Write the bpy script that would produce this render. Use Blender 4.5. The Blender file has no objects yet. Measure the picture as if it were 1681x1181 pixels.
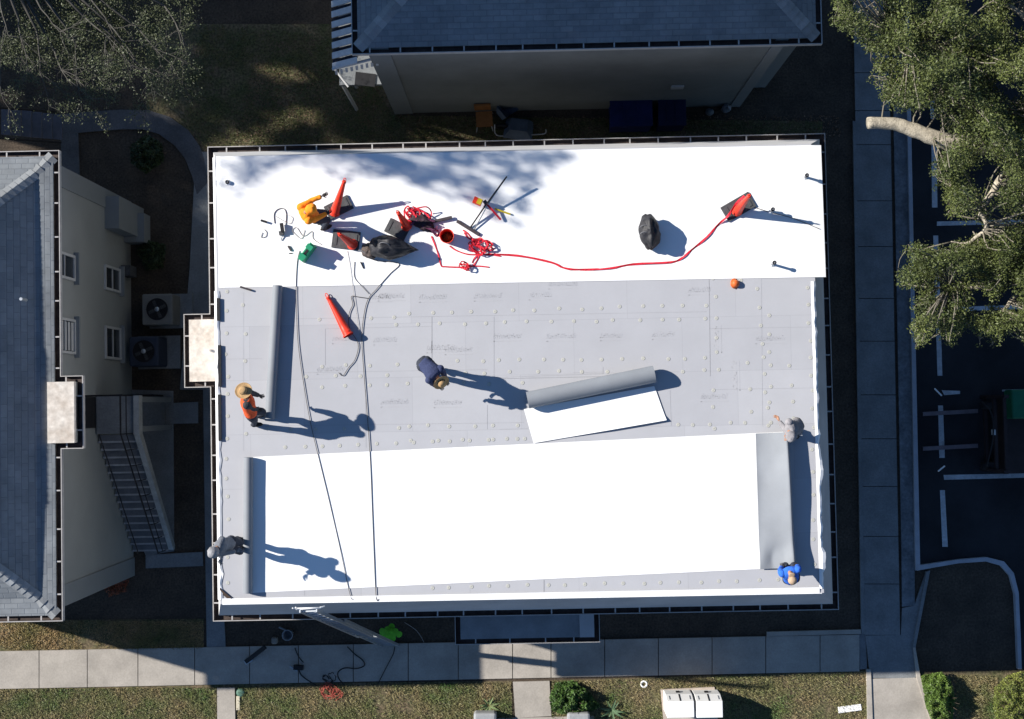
import bpy, bmesh, math, random
import numpy as np
from mathutils import Vector, Matrix, noise
random.seed(7); rng = np.random.default_rng(7)
R = math.radians
sc = bpy.context.scene
COL = sc.collection
# ------------------------------------------------------------------ camera
F, CX, CY, H = 2100.0, 840.5, 590.5, 35.4
NX, NY, ROLL = 860.0, 665.0, R(1.15)
_d = Vector(((NX-CX)/F, -(NY-CY)/F, -1)).normalized()
_Z = -_d
_X = Vector((math.cos(ROLL), math.sin(ROLL), 0)); _X = (_X - _X.dot(_Z)*_Z).normalized()
_Y = _Z.cross(_X)
CM = Matrix((_X, _Y, _Z))                      # camera -> world
cd = bpy.data.cameras.new('camera'); cam = bpy.data.objects.new('camera', cd); COL.objects.link(cam)
cam.matrix_world = Matrix.Translation((0, 0, H)) @ CM.to_4x4()
cd.sensor_fit = 'HORIZONTAL'; cd.sensor_width = 36; cd.lens = 36*F/1681.0; cd.clip_end = 500; cd.clip_start = 0.5
sc.camera = cam
def ray(px, py): return CM @ Vector(((px-CX)/F, -(py-CY)/F, -1))
def P(px, py, z=0.0):
    v = ray(px, py); t = (z-H)/v.z
    return Vector((v.x*t, v.y*t, z))
def PX(px, py, X):
    v = ray(px, py); t = X/v.x
    return Vector((X, v.y*t, H+v.z*t))
def PY(px, py, Y):
    v = ray(px, py); t = Y/v.y
    return Vector((v.x*t, Y, H+v.z*t))
# ------------------------------------------------------------------ light
SUN_EL, SUN_AZ = R(31.2), R(180-17.2)          # azimuth of the sun, ccw from +X
SV = Vector((math.cos(SUN_EL)*math.cos(SUN_AZ), math.cos(SUN_EL)*math.sin(SUN_AZ), math.sin(SUN_EL)))
sl = bpy.data.lights.new('sun', 'SUN'); sl.energy = 5.0; sl.angle = R(0.55); sl.color = (1.0, 0.95, 0.88)
so = bpy.data.objects.new('sun', sl); COL.objects.link(so)
so.rotation_euler = (-SV).to_track_quat('-Z', 'Y').to_euler()
W = bpy.data.worlds.new('World'); sc.world = W; W.use_nodes = True
nt = W.node_tree; bg = nt.nodes['Background']; sky = nt.nodes.new('ShaderNodeTexSky')
sky.sky_type = 'NISHITA'; sky.sun_disc = False; sky.sun_elevation = SUN_EL
sky.sun_rotation = math.pi/2 - SUN_AZ           # rotation is clockwise from +Y
sky.air_density = 1.0; sky.dust_density = 0.0; sky.ozone_density = 6.0
nt.links.new(sky.outputs[0], bg.inputs[0]); bg.inputs[1].default_value = 0.068
sc.view_settings.view_transform = 'Standard'; sc.view_settings.look = 'None'
sc.view_settings.gamma = 1; sc.view_settings.exposure = 0.75; sc.view_settings.use_curve_mapping = False
sc.render.engine = 'CYCLES'
sc.cycles.max_bounces = 5
# ------------------------------------------------------------------ materials
MATS = {}
def mat(name, col, rough=.75, var=.12, scale=2.0, col2=None, bump=0.0, bscale=40, metal=0, spec=.25, fine=.08, fscale=60, island=0, stretch=None, sheen=0):
    if name in MATS: return MATS[name]
    m = bpy.data.materials.new(name); m.use_nodes = True; MATS[name] = m
    t = m.node_tree; N = t.nodes; L = t.links; b = N['Principled BSDF']
    b.inputs['Roughness'].default_value = rough; b.inputs['Metallic'].default_value = metal
    b.inputs['Specular IOR Level'].default_value = spec
    tc = N.new('ShaderNodeTexCoord'); src = tc.outputs['Object']
    if stretch:
        mp = N.new('ShaderNodeMapping'); mp.inputs['Scale'].default_value = stretch; L.new(src, mp.inputs[0]); src = mp.outputs[0]
    n1 = N.new('ShaderNodeTexNoise'); n1.inputs['Scale'].default_value = scale; n1.inputs['Detail'].default_value = 7; n1.inputs['Roughness'].default_value = .62
    L.new(src, n1.inputs['Vector'])
    cr = N.new('ShaderNodeValToRGB'); cr.color_ramp.elements[0].position = .3; cr.color_ramp.elements[1].position = .7
    c = Vector(col)
    a_ = tuple(c*(1-var)); b_ = tuple(c*(1+var)) if col2 is None else tuple(col2)
    if col2 is not None: a_ = tuple(c)
    cr.color_ramp.elements[0].color = (*a_, 1); cr.color_ramp.elements[1].color = (*b_, 1)
    L.new(n1.outputs['Fac'], cr.inputs[0]); out = cr.outputs[0]
    n2 = N.new('ShaderNodeTexNoise'); n2.inputs['Scale'].default_value = fscale; n2.inputs['Detail'].default_value = 3; L.new(src, n2.inputs['Vector'])
    if fine:
        mr = N.new('ShaderNodeMapRange'); mr.inputs[1].default_value = .3; mr.inputs[2].default_value = .7
        mr.inputs[3].default_value = 1-fine; mr.inputs[4].default_value = 1+fine; L.new(n2.outputs['Fac'], mr.inputs[0])
        mx = N.new('ShaderNodeVectorMath'); mx.operation = 'SCALE'; L.new(out, mx.inputs[0]); L.new(mr.outputs[0], mx.inputs['Scale']); out = mx.outputs[0]
    if island:
        g = N.new('ShaderNodeNewGeometry'); mr = N.new('ShaderNodeMapRange'); mr.inputs[3].default_value = 1-island; mr.inputs[4].default_value = 1+island
        L.new(g.outputs['Random Per Island'], mr.inputs[0])
        mx = N.new('ShaderNodeVectorMath'); mx.operation = 'SCALE'; L.new(out, mx.inputs[0]); L.new(mr.outputs[0], mx.inputs['Scale']); out = mx.outputs[0]
    L.new(out, b.inputs['Base Color'])
    if bump:
        n3 = N.new('ShaderNodeTexNoise'); n3.inputs['Scale'].default_value = bscale; n3.inputs['Detail'].default_value = 5; L.new(src, n3.inputs['Vector'])
        bp = N.new('ShaderNodeBump'); bp.inputs['Strength'].default_value = bump; bp.inputs['Distance'].default_value = .02
        L.new(n3.outputs['Fac'], bp.inputs['Height']); L.new(bp.outputs[0], b.inputs['Normal'])
    return m
def leafmat(name, c1, c2, rough=.55, island=.45, trans=True):
    m = mat(name, c1, rough, scale=1.1, col2=c2, fine=0, island=island, spec=.35)
    return m
M_board = mat('board_facer', (.475, .478, .495), .9, .05, .5, bump=.05, bscale=8, fine=.03, fscale=4)
M_tpo = mat('white_membrane', (.84, .84, .83), .45, .012, .8, fine=.006, bump=.06, bscale=1.2, spec=.3)
M_tpoback = mat('grey_membrane_back', (.215, .23, .25), .6, .08, 1.5, fine=.02, bump=.05, bscale=3)
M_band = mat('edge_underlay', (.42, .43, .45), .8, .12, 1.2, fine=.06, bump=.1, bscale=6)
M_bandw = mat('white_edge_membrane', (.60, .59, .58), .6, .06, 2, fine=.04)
M_lip = mat('painted_gutter_metal', (.40, .385, .37), .4, .15, 5, fine=.05)
M_trough = mat('gutter_trough', (.06, .045, .04), .7, .4, 6, fine=.2)
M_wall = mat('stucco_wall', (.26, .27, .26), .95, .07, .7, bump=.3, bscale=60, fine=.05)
M_wall2 = mat('stucco_band', (.20, .215, .22), .95, .07, .7, bump=.3, bscale=60, fine=.05)
M_conc = mat('concrete', (.35, .32, .28), .92, .2, 1.1, fine=.08, fscale=25, bump=.15, bscale=30)
M_concd = mat('concrete_old', (.19, .20, .205), .92, .22, 1.3, fine=.12, fscale=22, bump=.2, bscale=30)
M_conc2 = mat('concrete_band', (.15, .165, .18), .95, .35, 2.2, fine=.2, fscale=14, bump=.3, bscale=20)
M_curb = mat('painted_curb', (.34, .36, .40), .85, .12, 3, fine=.08)
M_asph = mat('asphalt', (.022, .023, .027), .9, .5, .45, fine=.25, fscale=50, bump=.3, bscale=80)
M_line = mat('line_paint', (.42, .44, .46), .8, .2, 4, fine=.12, fscale=20)
M_soil = mat('dark_soil', (.045, .036, .028), 1, .4, 1.5, col2=(.085, .065, .048), fine=.35, fscale=18, bump=.6, bscale=25)
M_turf = mat('turf_soil', (.16, .115, .078), 1, .3, 1.6, col2=(.070, .080, .032), fine=.5, fscale=16, bump=.6, bscale=25)
M_dark = mat('black_rubber', (.016, .016, .018), .6, .3, 8, fine=.2)
M_grayrub = mat('grey_rubber', (.07, .072, .075), .7, .25, 8, fine=.2)
M_cone = mat('red_orange_plastic', (.72, .045, .022), .42, .10, 6, fine=.05)
M_red = mat('red_webbing', (.60, .018, .035), .7, .2, 12, fine=.12)
M_iron = mat('black_iron', (.015, .014, .016), .5, .2, 8)
M_alu = mat('aluminium', (.42, .45, .48), .4, .1, 8, metal=.6)
M_white = mat('white_paint', (.78, .78, .77), .5, .04, 4, fine=.02)
M_skin = mat('skin', (.36, .19, .12), .6, .08, 12, spec=.3)
M_bark = mat('pale_bark', (.36, .32, .25), .95, .4, 8, fine=.2, fscale=40, bump=.7, bscale=30)
M_glass = mat('window_glass', (.03, .035, .04), .15, .2, 4, spec=.6)
M_frame = mat('window_frame', (.45, .45, .44), .5, .08, 6)
M_blue = mat('blue_tarp', (.012, .018, .09), .55, .3, 3, fine=.15)

def shingle_mat(name, c1, c2, sx, sy, rot=0):
    m = bpy.data.materials.new(name); m.use_nodes = True
    t = m.node_tree; N = t.nodes; L = t.links; b = N['Principled BSDF']; b.inputs['Roughness'].default_value = .95; b.inputs['Specular IOR Level'].default_value = .15
    tc = N.new('ShaderNodeTexCoord'); mp = N.new('ShaderNodeMapping'); mp.inputs['Rotation'].default_value = (0, 0, rot); L.new(tc.outputs['Object'], mp.inputs[0])
    br = N.new('ShaderNodeTexBrick'); br.inputs['Scale'].default_value = 1; br.inputs['Brick Width'].default_value = sx; br.inputs['Row Height'].default_value = sy
    br.inputs['Mortar Size'].default_value = .012; br.inputs['Mortar Smooth'].default_value = .6; br.inputs['Bias'].default_value = 0
    br.inputs['Color1'].default_value = (*c1, 1); br.inputs['Color2'].default_value = (*c2, 1); br.inputs['Mortar'].default_value = (*[x*.91 for x in c1], 1)
    L.new(mp.outputs[0], br.inputs['Vector'])
    n = N.new('ShaderNodeTexNoise'); n.inputs['Scale'].default_value = 1.6; n.inputs['Detail'].default_value = 8; n.inputs['Roughness'].default_value = .7; L.new(tc.outputs['Object'], n.inputs['Vector'])
    mr = N.new('ShaderNodeMapRange'); mr.inputs[1].default_value = .3; mr.inputs[2].default_value = .7; mr.inputs[3].default_value = .78; mr.inputs[4].default_value = 1.2; L.new(n.outputs['Fac'], mr.inputs[0])
    mx = N.new('ShaderNodeVectorMath'); mx.operation = 'SCALE'; L.new(br.outputs[0], mx.inputs[0]); L.new(mr.outputs[0], mx.inputs['Scale']); L.new(mx.outputs[0], b.inputs['Base Color'])
    bp = N.new('ShaderNodeBump'); bp.inputs['Strength'].default_value = .4; bp.inputs['Distance'].default_value = .02; L.new(br.outputs['Fac'], bp.inputs['Height']); bp.invert = True; L.new(bp.outputs[0], b.inputs['Normal'])
    return m
M_shy = shingle_mat('shingles_across', (.175, .19, .205), (.215, .23, .24), .30, .125, 0)
M_shx = shingle_mat('shingles_along', (.175, .19, .205), (.215, .23, .24), .30, .125, R(90))
def board_mat():
    m = shingle_mat('board_facer_pattern', (.398, .400, .418), (.430, .432, .448), 2.44, 1.22)
    N = m.node_tree.nodes; b = N['Principled BSDF']; b.inputs['Roughness'].default_value = .85
    for n in N:
        if n.type == 'TEX_BRICK': n.inputs['Mortar Size'].default_value = .0025; n.inputs['Mortar Smooth'].default_value = .2; n.inputs['Mortar'].default_value = (.30, .30, .315, 1)
        if n.type == 'MAP_RANGE': n.inputs[3].default_value = .955; n.inputs[4].default_value = 1.045
        if n.type == 'TEX_NOISE': n.inputs['Scale'].default_value = .9
        if n.type == 'BUMP': n.inputs['Strength'].default_value = .1
    return m
M_board = board_mat()
# ------------------------------------------------------------------ mesh builder
ORG = {}
def org(o): return ORG.get(o.name, Vector((0, 0, 0))) if o is not None else Vector((0, 0, 0))
class MB:
    def __init__(s): s.v = []; s.f = []; s.mi = []; s.m = 0
    def add(s, vs, fs):
        k = len(s.v); s.v += [Vector(a) for a in vs]; s.f += [tuple(i+k for i in f) for f in fs]; s.mi += [s.m]*len(fs); return s
    def box(s, x0, x1, y0, y1, z0, z1):
        vs = [(x, y, z) for z in (z0, z1) for y in (y0, y1) for x in (x0, x1)]
        return s.add(vs, [(0, 2, 3, 1), (4, 5, 7, 6), (0, 1, 5, 4), (2, 6, 7, 3), (0, 4, 6, 2), (1, 3, 7, 5)])
    def obox(s, c, size, rz=0, M=None):
        M = M or Matrix.Rotation(rz, 3, 'Z'); c = Vector(c); a, b, d = (x/2 for x in size)
        vs = [c + M @ Vector((x, y, z)) for z in (-d, d) for y in (-b, b) for x in (-a, a)]
        return s.add(vs, [(0, 2, 3, 1), (4, 5, 7, 6), (0, 1, 5, 4), (2, 6, 7, 3), (0, 4, 6, 2), (1, 3, 7, 5)])
    def prism(s, poly, z0, z1):
        n = len(poly); a = sum(poly[i][0]*poly[(i+1) % n][1]-poly[(i+1) % n][0]*poly[i][1] for i in range(n))
        if a < 0: poly = poly[::-1]
        vs = [(p[0], p[1], z0) for p in poly]+[(p[0], p[1], z1) for p in poly]
        return s.add(vs, [tuple(range(n))[::-1], tuple(range(n, 2*n))]+[(i, (i+1) % n, n+(i+1) % n, n+i) for i in range(n)])
    def hip(s, a, b):                              # two 3-D loops joined by a side
        n = len(a); return s.add(list(a)+list(b), [(i, (i+1) % n, n+(i+1) % n, n+i) for i in range(n)])
    def tube(s, path, r, seg=6, cap=True):
        path = [Vector(p) for p in path]; n = len(path); rs = r if isinstance(r, (list, tuple)) else [r]*n
        t = (path[1]-path[0]).normalized(); up = Vector((0, 0, 1)) if abs(t.z) < .9 else Vector((1, 0, 0))
        u = t.cross(up).normalized(); vs = []
        for i, p in enumerate(path):
            t2 = ((path[min(i+1, n-1)]-path[max(i-1, 0)])).normalized()
            u = (u - u.dot(t2)*t2); u = u.normalized() if u.length > 1e-6 else t2.orthogonal().normalized(); w = t2.cross(u)
            for k in range(seg):
                a = 2*math.pi*k/seg; vs.append(p + (u*math.cos(a)+w*math.sin(a))*rs[i])
        fs = [(i*seg+k, i*seg+(k+1) % seg, (i+1)*seg+(k+1) % seg, (i+1)*seg+k) for i in range(n-1) for k in range(seg)]
        if cap: fs += [tuple(range(seg))[::-1], tuple(range((n-1)*seg, n*seg))]
        return s.add(vs, fs)
    def ribbon(s, path, w, th=.004, z=None, twist=0):
        path = [Vector(p) for p in path]; n = len(path); vs = []
        for i, p in enumerate(path):
            t = (path[min(i+1, n-1)]-path[max(i-1, 0)]).normalized(); q = Matrix.Rotation(twist*math.sin(i*.9), 3, t)
            u = q @ t.cross(Vector((0, 0, 1))).normalized(); k = q @ Vector((0, 0, 1))
            for a, b in ((-1, 0), (1, 0), (1, 1), (-1, 1)): vs.append(p+u*a*w/2+k*b*th)
        fs = [(i*4+k, i*4+(k+1) % 4, (i+1)*4+(k+1) % 4, (i+1)*4+k) for i in range(n-1) for k in range(4)]+[(0, 1, 2, 3), tuple(range(4*n-4, 4*n))]
        return s.add(vs, fs)
    def lathe(s, prof, M, seg=20, closed=False):     # prof: (r, z) ; M: 4x4
        vs = [M @ Vector((r*math.cos(2*math.pi*k/seg), r*math.sin(2*math.pi*k/seg), z)) for r, z in prof for k in range(seg)]
        n = len(prof); fs = [(i*seg+k, i*seg+(k+1) % seg, (i+1)*seg+(k+1) % seg, (i+1)*seg+k) for i in range(n-1) for k in range(seg)]
        if prof[0][0] > 1e-4 and closed: fs.append(tuple(range(seg))[::-1])
        if prof[-1][0] > 1e-4 and closed: fs.append(tuple(range((n-1)*seg, n*seg)))
        return s.add(vs, fs)
    def blob(s, c, r, amp=.25, fr=2.5, seg=20, rings=12, seed=0, M=None):
        c = Vector(c); vs = []; M = M or Matrix.Identity(3)
        for i in range(rings+1):
            th = math.pi*i/rings
            for k in range(seg):
                ph = 2*math.pi*k/seg; d = Vector((math.sin(th)*math.cos(ph), math.sin(th)*math.sin(ph), math.cos(th)))
                q = 1+amp*noise.noise(d*fr+Vector((seed*3.7, seed, 0)))+amp*.45*noise.noise(d*fr*3+Vector((seed, 9, 0)))
                vs.append(c+M @ Vector((d.x*r[0]*q, d.y*r[1]*q, d.z*r[2]*q)))
        return s.add(vs, [(i*seg+k, i*seg+(k+1) % seg, (i+1)*seg+(k+1) % seg, (i+1)*seg+k) for i in range(rings) for k in range(seg)])
    def build(s, name, mats, parent=None, smooth=False, local=False):
        me = bpy.data.meshes.new(name); o0 = Vector((0, 0, 0)) if local else org(parent)
        me.from_pydata([tuple(v-o0) for v in s.v], [], s.f)
        for m in (mats if isinstance(mats, (list, tuple)) else [mats]): me.materials.append(m)
        for i, p in enumerate(me.polygons): p.material_index = s.mi[i]; p.use_smooth = smooth
        me.validate(); me.update()
        o = bpy.data.objects.new(name, me); COL.objects.link(o)
        if parent is not None: o.parent = parent
        ORG[o.name] = o0
        return o
def empty(name, label, cat, loc, group=None, rz=0):
    o = bpy.data.objects.new(name, None); COL.objects.link(o); o.location = loc; o.rotation_euler.z = rz; ORG[o.name] = Vector(loc)
    o.empty_display_size = .2; o['label'] = label; o['category'] = cat
    if group: o['group'] = group
    return o
def tag(o, label, cat, group=None, kind=None):
    o['label'] = label; o['category'] = cat
    if group: o['group'] = group
    if kind: o['kind'] = kind
    return o
def struct(name, mb, m, smooth=False):
    o = mb.build(name, m, None, smooth); o['kind'] = 'structure'; o['label'] = name.replace('_', ' '); return o
def smoothpath(pts, n=4):
    pts = [Vector(p) for p in pts]; out = []
    for i in range(len(pts)-1):
        p0 = pts[max(i-1, 0)]; p1 = pts[i]; p2 = pts[i+1]; p3 = pts[min(i+2, len(pts)-1)]
        for k in range(n):
            t = k/n; out.append(.5*((2*p1)+(p2-p0)*t+(2*p0-5*p1+4*p2-p3)*t*t+(3*p1-p0-3*p2+p3)*t**3))
    out.append(pts[-1]); return out
def dup(o, loc=None, rz=None, label=None):
    c = o.copy(); COL.objects.link(c)
    if loc is not None: c.location = loc
    if rz is not None: c.rotation_euler.z = rz
    if label: c['label'] = label
    for ch in list(o.children):
        k = ch.copy(); COL.objects.link(k); k.parent = c
        for g in list(ch.children): q = g.copy(); COL.objects.link(q); q.parent = k
    return c
def numpy_mesh(name, V, nper, m, parent=None, flat=True):
    n = len(V)//nper; me = bpy.data.meshes.new(name); me.vertices.add(len(V)); me.vertices.foreach_set('co', (V - np.array(org(parent))).astype(np.float32).ravel())
    me.loops.add(len(V)); me.loops.foreach_set('vertex_index', np.arange(len(V), dtype=np.int32))
    me.polygons.add(n); me.polygons.foreach_set('loop_start', np.arange(0, len(V), nper, dtype=np.int32)); me.polygons.foreach_set('loop_total', np.full(n, nper, dtype=np.int32))
    me.materials.append(m); me.update(); me.validate()
    o = bpy.data.objects.new(name, me); COL.objects.link(o)
    if parent is not None: o.parent = parent
    ORG[o.name] = org(parent)
    return o
def leaf_quads(C, size, asp=.5, up=.4):
    n = len(C); a = rng.normal(size=(n, 3)); a /= np.linalg.norm(a, axis=1)[:, None]
    nrm = rng.normal(size=(n, 3)); nrm[:, 2] = np.abs(nrm[:, 2])+up; b = np.cross(nrm, a); b /= np.linalg.norm(b, axis=1)[:, None]
    s = size*rng.uniform(.6, 1.3, n)[:, None]
    return np.stack([C-a*s, C-b*s*asp, C+a*s, C+b*s*asp], 1).reshape(-1, 3)
def inpoly(x, y, poly):
    c = False; n = len(poly)
    for i in range(n):
        x1, y1 = poly[i]; x2, y2 = poly[(i+1) % n]
        if (y1 > y) != (y2 > y) and x < (x2-x1)*(y-y1)/(y2-y1)+x1: c = not c
    return c
def samplepoly(poly, n):
    xs = [p[0] for p in poly]; ys = [p[1] for p in poly]; out = []
    while len(out) < n:
        x = random.uniform(min(xs), max(xs)); y = random.uniform(min(ys), max(ys))
        if inpoly(x, y, poly): out.append((x, y))
    return out
def pz(poly, z=0.0): return [(P(x, y, z).x, P(x, y, z).y) for x, y in poly]
# ------------------------------------------------------------------ ground, paths, parking
struct('ground', MB().prism([(-120, -120), (120, -120), (120, 120), (-120, 120)], -.3, 0), M_soil)
def slab(name, poly, m, z1=.06, z0=-.05, world=False):
    return struct(name, MB().prism(poly if world else pz(poly), z0, z1), m)
slab('lawn', [(-60, 1128), (840, 1118), (840, 1260), (-60, 1260)], M_turf, .010)
slab('lawn', [(903, 1117), (1424, 1101), (1434, 1260), (903, 1260)], M_turf, .010)
slab('lawn', [(-60, 1018), (100, 1018), (335, 1016), (335, 1066), (-60, 1069)], M_turf, .010)
slab('lawn', [(240, 40), (640, 40), (660, 190), (1350, 200), (1350, 235), (335, 260), (300, 215), (240, 190)], M_turf, .010)
slab('lawn', [(1500, 1105), (1690, 1100), (1690, 1260), (1545, 1260)], M_turf, .014)
# south sidewalk as poured panels with open joints
def band_panels(name, x0, x1, ytop, ybot, joints, m, z=.06, gap=.018):
    b = MB(); js = [x0]+joints+[x1]
    for a, c in zip(js[:-1], js[1:]):
        q = [P(a, ytop(a)), P(c, ytop(c)), P(c, ybot(c)), P(a, ybot(a))]
        b.prism([(q[0].x+gap, q[0].y), (q[1].x-gap*.2, q[1].y), (q[2].x-gap*.2, q[2].y), (q[3].x+gap, q[3].y)], -.05, z)
    return struct(name, b, m)
top = lambda x: 1069-.0195*x; bot = lambda x: 1130.5-.0205*x
band_panels('sidewalk', -60, 1410, top, bot, [65, 144, 227, 320, 410, 490, 580, 670, 752, 841, 904, 992, 1080, 1168, 1256, 1345], M_conc)
slab('sidewalk', [(1258, 1037), (1412, 1033), (1412, 1040), (1258, 1044)], M_conc, .08)
slab('sidewalk_step', [(1409, 1040), (1421, 1040), (1423, 1098), (1411, 1099)], M_concd, .02)
slab('path', [(357, 1129), (386, 1128.5), (388, 1260), (358, 1260)], M_conc, .056)
slab('path', [(842, 1119), (902, 1117.5), (905, 1175), (846, 1178)], M_conc, .056)
slab('path', [(800, 1179), (975, 1175), (980, 1260), (800, 1260)], M_conc, .052)
slab('path', [(296, 640), (334, 640), (338, 930), (340, 1064), (371, 1063), (368, 1010), (362, 640), (352, 250), (322, 250), (312, 440)], M_concd, .046)
slab('path', [(240, 911), (333, 906), (334, 929), (240, 933)], M_concd, .054)
slab('path', [(282, 662), (326, 660), (326, 695), (284, 696)], M_concd, .054)
# curved path round the north-west yard
pts = [(60, 190), (105, 188), (150, 184), (200, 181), (245, 182), (280, 193), (310, 215), (328, 240), (336, 262), (342, 300)]
pin = [(60, 218), (128, 219), (160, 216), (200, 213), (235, 213), (262, 221), (288, 240), (305, 262), (316, 290), (324, 320)]
M_path = mat('shade_toned_path', (.10, .10, .105), .95, .3, 1.3, fine=.15, fscale=22)  # darker than the other paths: tree shade is put into its colour
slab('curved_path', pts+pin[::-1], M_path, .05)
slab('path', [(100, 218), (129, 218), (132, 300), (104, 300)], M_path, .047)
# east sidewalk, concrete band, kerbs, car park
b = MB()
ys = [-40, 40, 120, 182, 238, 330, 405, 490, 560, 648, 720, 798, 880, 958, 1042]
for a, c in zip(ys[:-1], ys[1:]):
    xl = lambda y: 1404+.0185*(y-220)+0; xr = lambda y: 1461+.019*(y-220)
    b.prism(pz([(xl(a), a+1.1), (xr(a), a+1.1), (xr(c), c), (xl(c), c)]), -.05, .06)
struct('east_sidewalk', b, M_concd)
slab('east_sidewalk', [(1420, 1043), (1478, 1042), (1480, 998), (1500, 994), (1519, 940), (1524, 940), (1497, 1062), (1503, 1110), (1500, 1113), (1428, 1113)], M_concd, .058)
slab('east_sidewalk', [(1428, 1114), (1503, 1112), (1526, 1181), (1550, 1260), (1434, 1260)], M_conc, .062)
slab('path_edge', [(1421, 1098), (1428, 1098), (1434, 1260), (1424, 1260)], M_conc, .10)
slab('path_edge', [(1497, 1062), (1501, 1062), (1509, 1110), (1532, 1181), (1555, 1260), (1548, 1260), (1525, 1181), (1503, 1112)], M_conc, .11)
slab('path_edge', [(1519, 938), (1525, 936), (1501, 1062), (1496, 1062)], M_concd, .11)
slab('concrete_band', [(1462, -40), (1482, -40), (1488, 240), (1500, 900), (1501, 994), (1480, 996), (1479, 900), (1467, 240)], M_conc2, .052)
slab('path_edge', [(1399, 200), (1404, 200), (1419, 1040), (1413, 1040)], M_concd, .075)
slab('kerb', [(1482, -40), (1489, -40), (1494, 240), (1508, 925), (1508, 932), (1501, 936), (1500, 900), (1488, 240)], M_curb, .14)
cur = [(1503, 936), (1530, 931), (1570, 924), (1615, 921), (1640, 928), (1655, 945), (1663, 975), (1666, 1040), (1668, 1097)]
cur2 = [(1503, 928), (1530, 924), (1570, 918), (1617, 914), (1645, 921), (1661, 940), (1669, 972), (1672, 1040), (1674, 1097)]
slab('kerb', cur+cur2[::-1], M_curb, .15)
slab('car_park', [(1488, -60), (1850, -60), (1850, 1098), (1670, 1098), (1666, 970), (1655, 940), (1640, 925), (1615, 917), (1505, 930), (1491, 240)], M_asph, .02)
b = MB()
for q in ([(1526, 160), (1534, 160), (1535, 195), (1528, 195)], [(1529, 225), (1537, 225), (1539, 341), (1530, 341)], [(1532, 387), (1540, 387), (1547, 617), (1539, 617)],
          [(1540, 666), (1548, 666), (1551, 752), (1542, 752)], [(1543, 805), (1551, 805), (1556, 898), (1547, 898)], [(1538, 364), (1700, 360), (1700, 367), (1538, 371)],
          [(1546, 641), (1576, 642), (1576, 647), (1550, 649)], [(1645, 640), (1690, 639), (1690, 643), (1645, 643)], [(1549, 780), (1700, 777), (1700, 784), (1550, 788)], [(1540, 505), (1700, 500), (1700, 507), (1541, 512)], [(1530, 232), (1700, 228), (1700, 235), (1531, 239)]):
    b.prism(pz(q, .024), .021, .026)
struct('parking_lines', b, M_line)
# paving slabs left of the building and under the stair
slab('paving', [(215, 640), (285, 642), (286, 905), (240, 912), (226, 880)], M_concd, .045)
# ------------------------------------------------------------------ buildings
def gutter(parent, loop_in, z, w=.14, n_sp=.68, closed=True, skip=None):
    """loop_in: inner edge corners (world xy, ccw). channel hanging just below z; lip outside, brackets across."""
    n = len(loop_in); c = MB(); lip = MB(); pts = [Vector((x, y, 0)) for x, y in loop_in]
    def off(i, d):
        p = pts[i]; a = (p-pts[i-1]).normalized(); bb = (pts[(i+1) % n]-p).normalized()
        na = Vector((a.y, -a.x, 0)); nb = Vector((bb.y, -bb.x, 0)); m = (na+nb); return p+m*(d/(1+na.dot(nb)))
    def ring(d): return [off(i, d) for i in range(n)]
    A, B, C2 = ring(0.0), ring(w-.018), ring(w)
    f = lambda L, zz: [(p.x, p.y, zz) for p in L]
    segs = range(n) if closed else range(n-1)
    c.hip(f(A, z-.03), f(A, z-.13)); c.hip(f(A, z-.13), f(B, z-.13)); c.hip(f(B, z-.13), f(B, z-.05))
    lip.hip(f(B, z-.05), f(B, z)); lip.hip(f(B, z), f(C2, z)); lip.hip(f(C2, z), f(C2, z-.14)); lip.hip(f(C2, z-.14), f(A, z-.14))
    g = lip.build('gutter', M_lip, parent); tr = c.build('trough', M_trough, g)
    first = None
    for i in segs:
        a, d = pts[i], pts[(i+1) % n]; L = (d-a).length
        if L < .5: continue
        k = max(1, int(L/n_sp)); t = (d-a)/L; nn = Vector((t.y, -t.x, 0))
        for j in range(k):
            q = a+t*(L*(j+.5+random.uniform(-.12, .12))/k)+nn*(w-.028)/2
            if abs(q.x) > 14 or q.y > 12: continue
            if first is None:
                mb = MB(); mb.box(-(w-.03)/2, (w-.03)/2, -.016, .016, -.012, .004); mb.box(-(w-.03)/2-.004, -(w-.03)/2+.012, -.016, .016, -.05, -.012)
                first = mb.build('bracket', M_lip, g, local=True); o = first
            else:
                o = first.copy(); COL.objects.link(o); o.parent = g
            o.location = Vector((q.x, q.y, z))-org(g); o.rotation_euler.z = math.atan2(nn.y, nn.x)
    return g
def window_on_x(parent, px0, py0, py1, z0, z1, X, blinds=False, mull=True):
    ya, yb = sorted((PX(px0, py0, X).y, PX(px0, py1, X).y))
    fr = MB(); w = .06
    fr.box(X+.002, X+.05, ya, yb, z1-w, z1).box(X+.002, X+.05, ya, yb, z0, z0+w).box(X+.002, X+.05, ya, ya+w, z0+w, z1-w).box(X+.002, X+.05, yb-w, yb, z0+w, z1-w)
    fr.box(X+.002, X+.035, ya+w, yb-w, (z0+z1)/2-.02, (z0+z1)/2+.02)
    f = fr.build('window', M_frame, parent)
    MB().box(X+.004, X+.014, ya+w, yb-w, z0+w, z1-w).build('pane', M_glass, f)
    MB().box(X+.003, X+.13, ya-.08, yb+.08, z0-.09, z0-.003).build('sill', M_wall2, f)
    if blinds:
        bb = MB(); nb = 5
        for i in range(nb): bb.box(X+.016, X+.024, ya+w+.02, yb-w-.02, z0+w+.04+i*(z1-z0-.2)/nb, z0+w+(i+.82)*(z1-z0-.2)/nb)
        bb.build('blind', M_frame, f)
    return f
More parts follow.
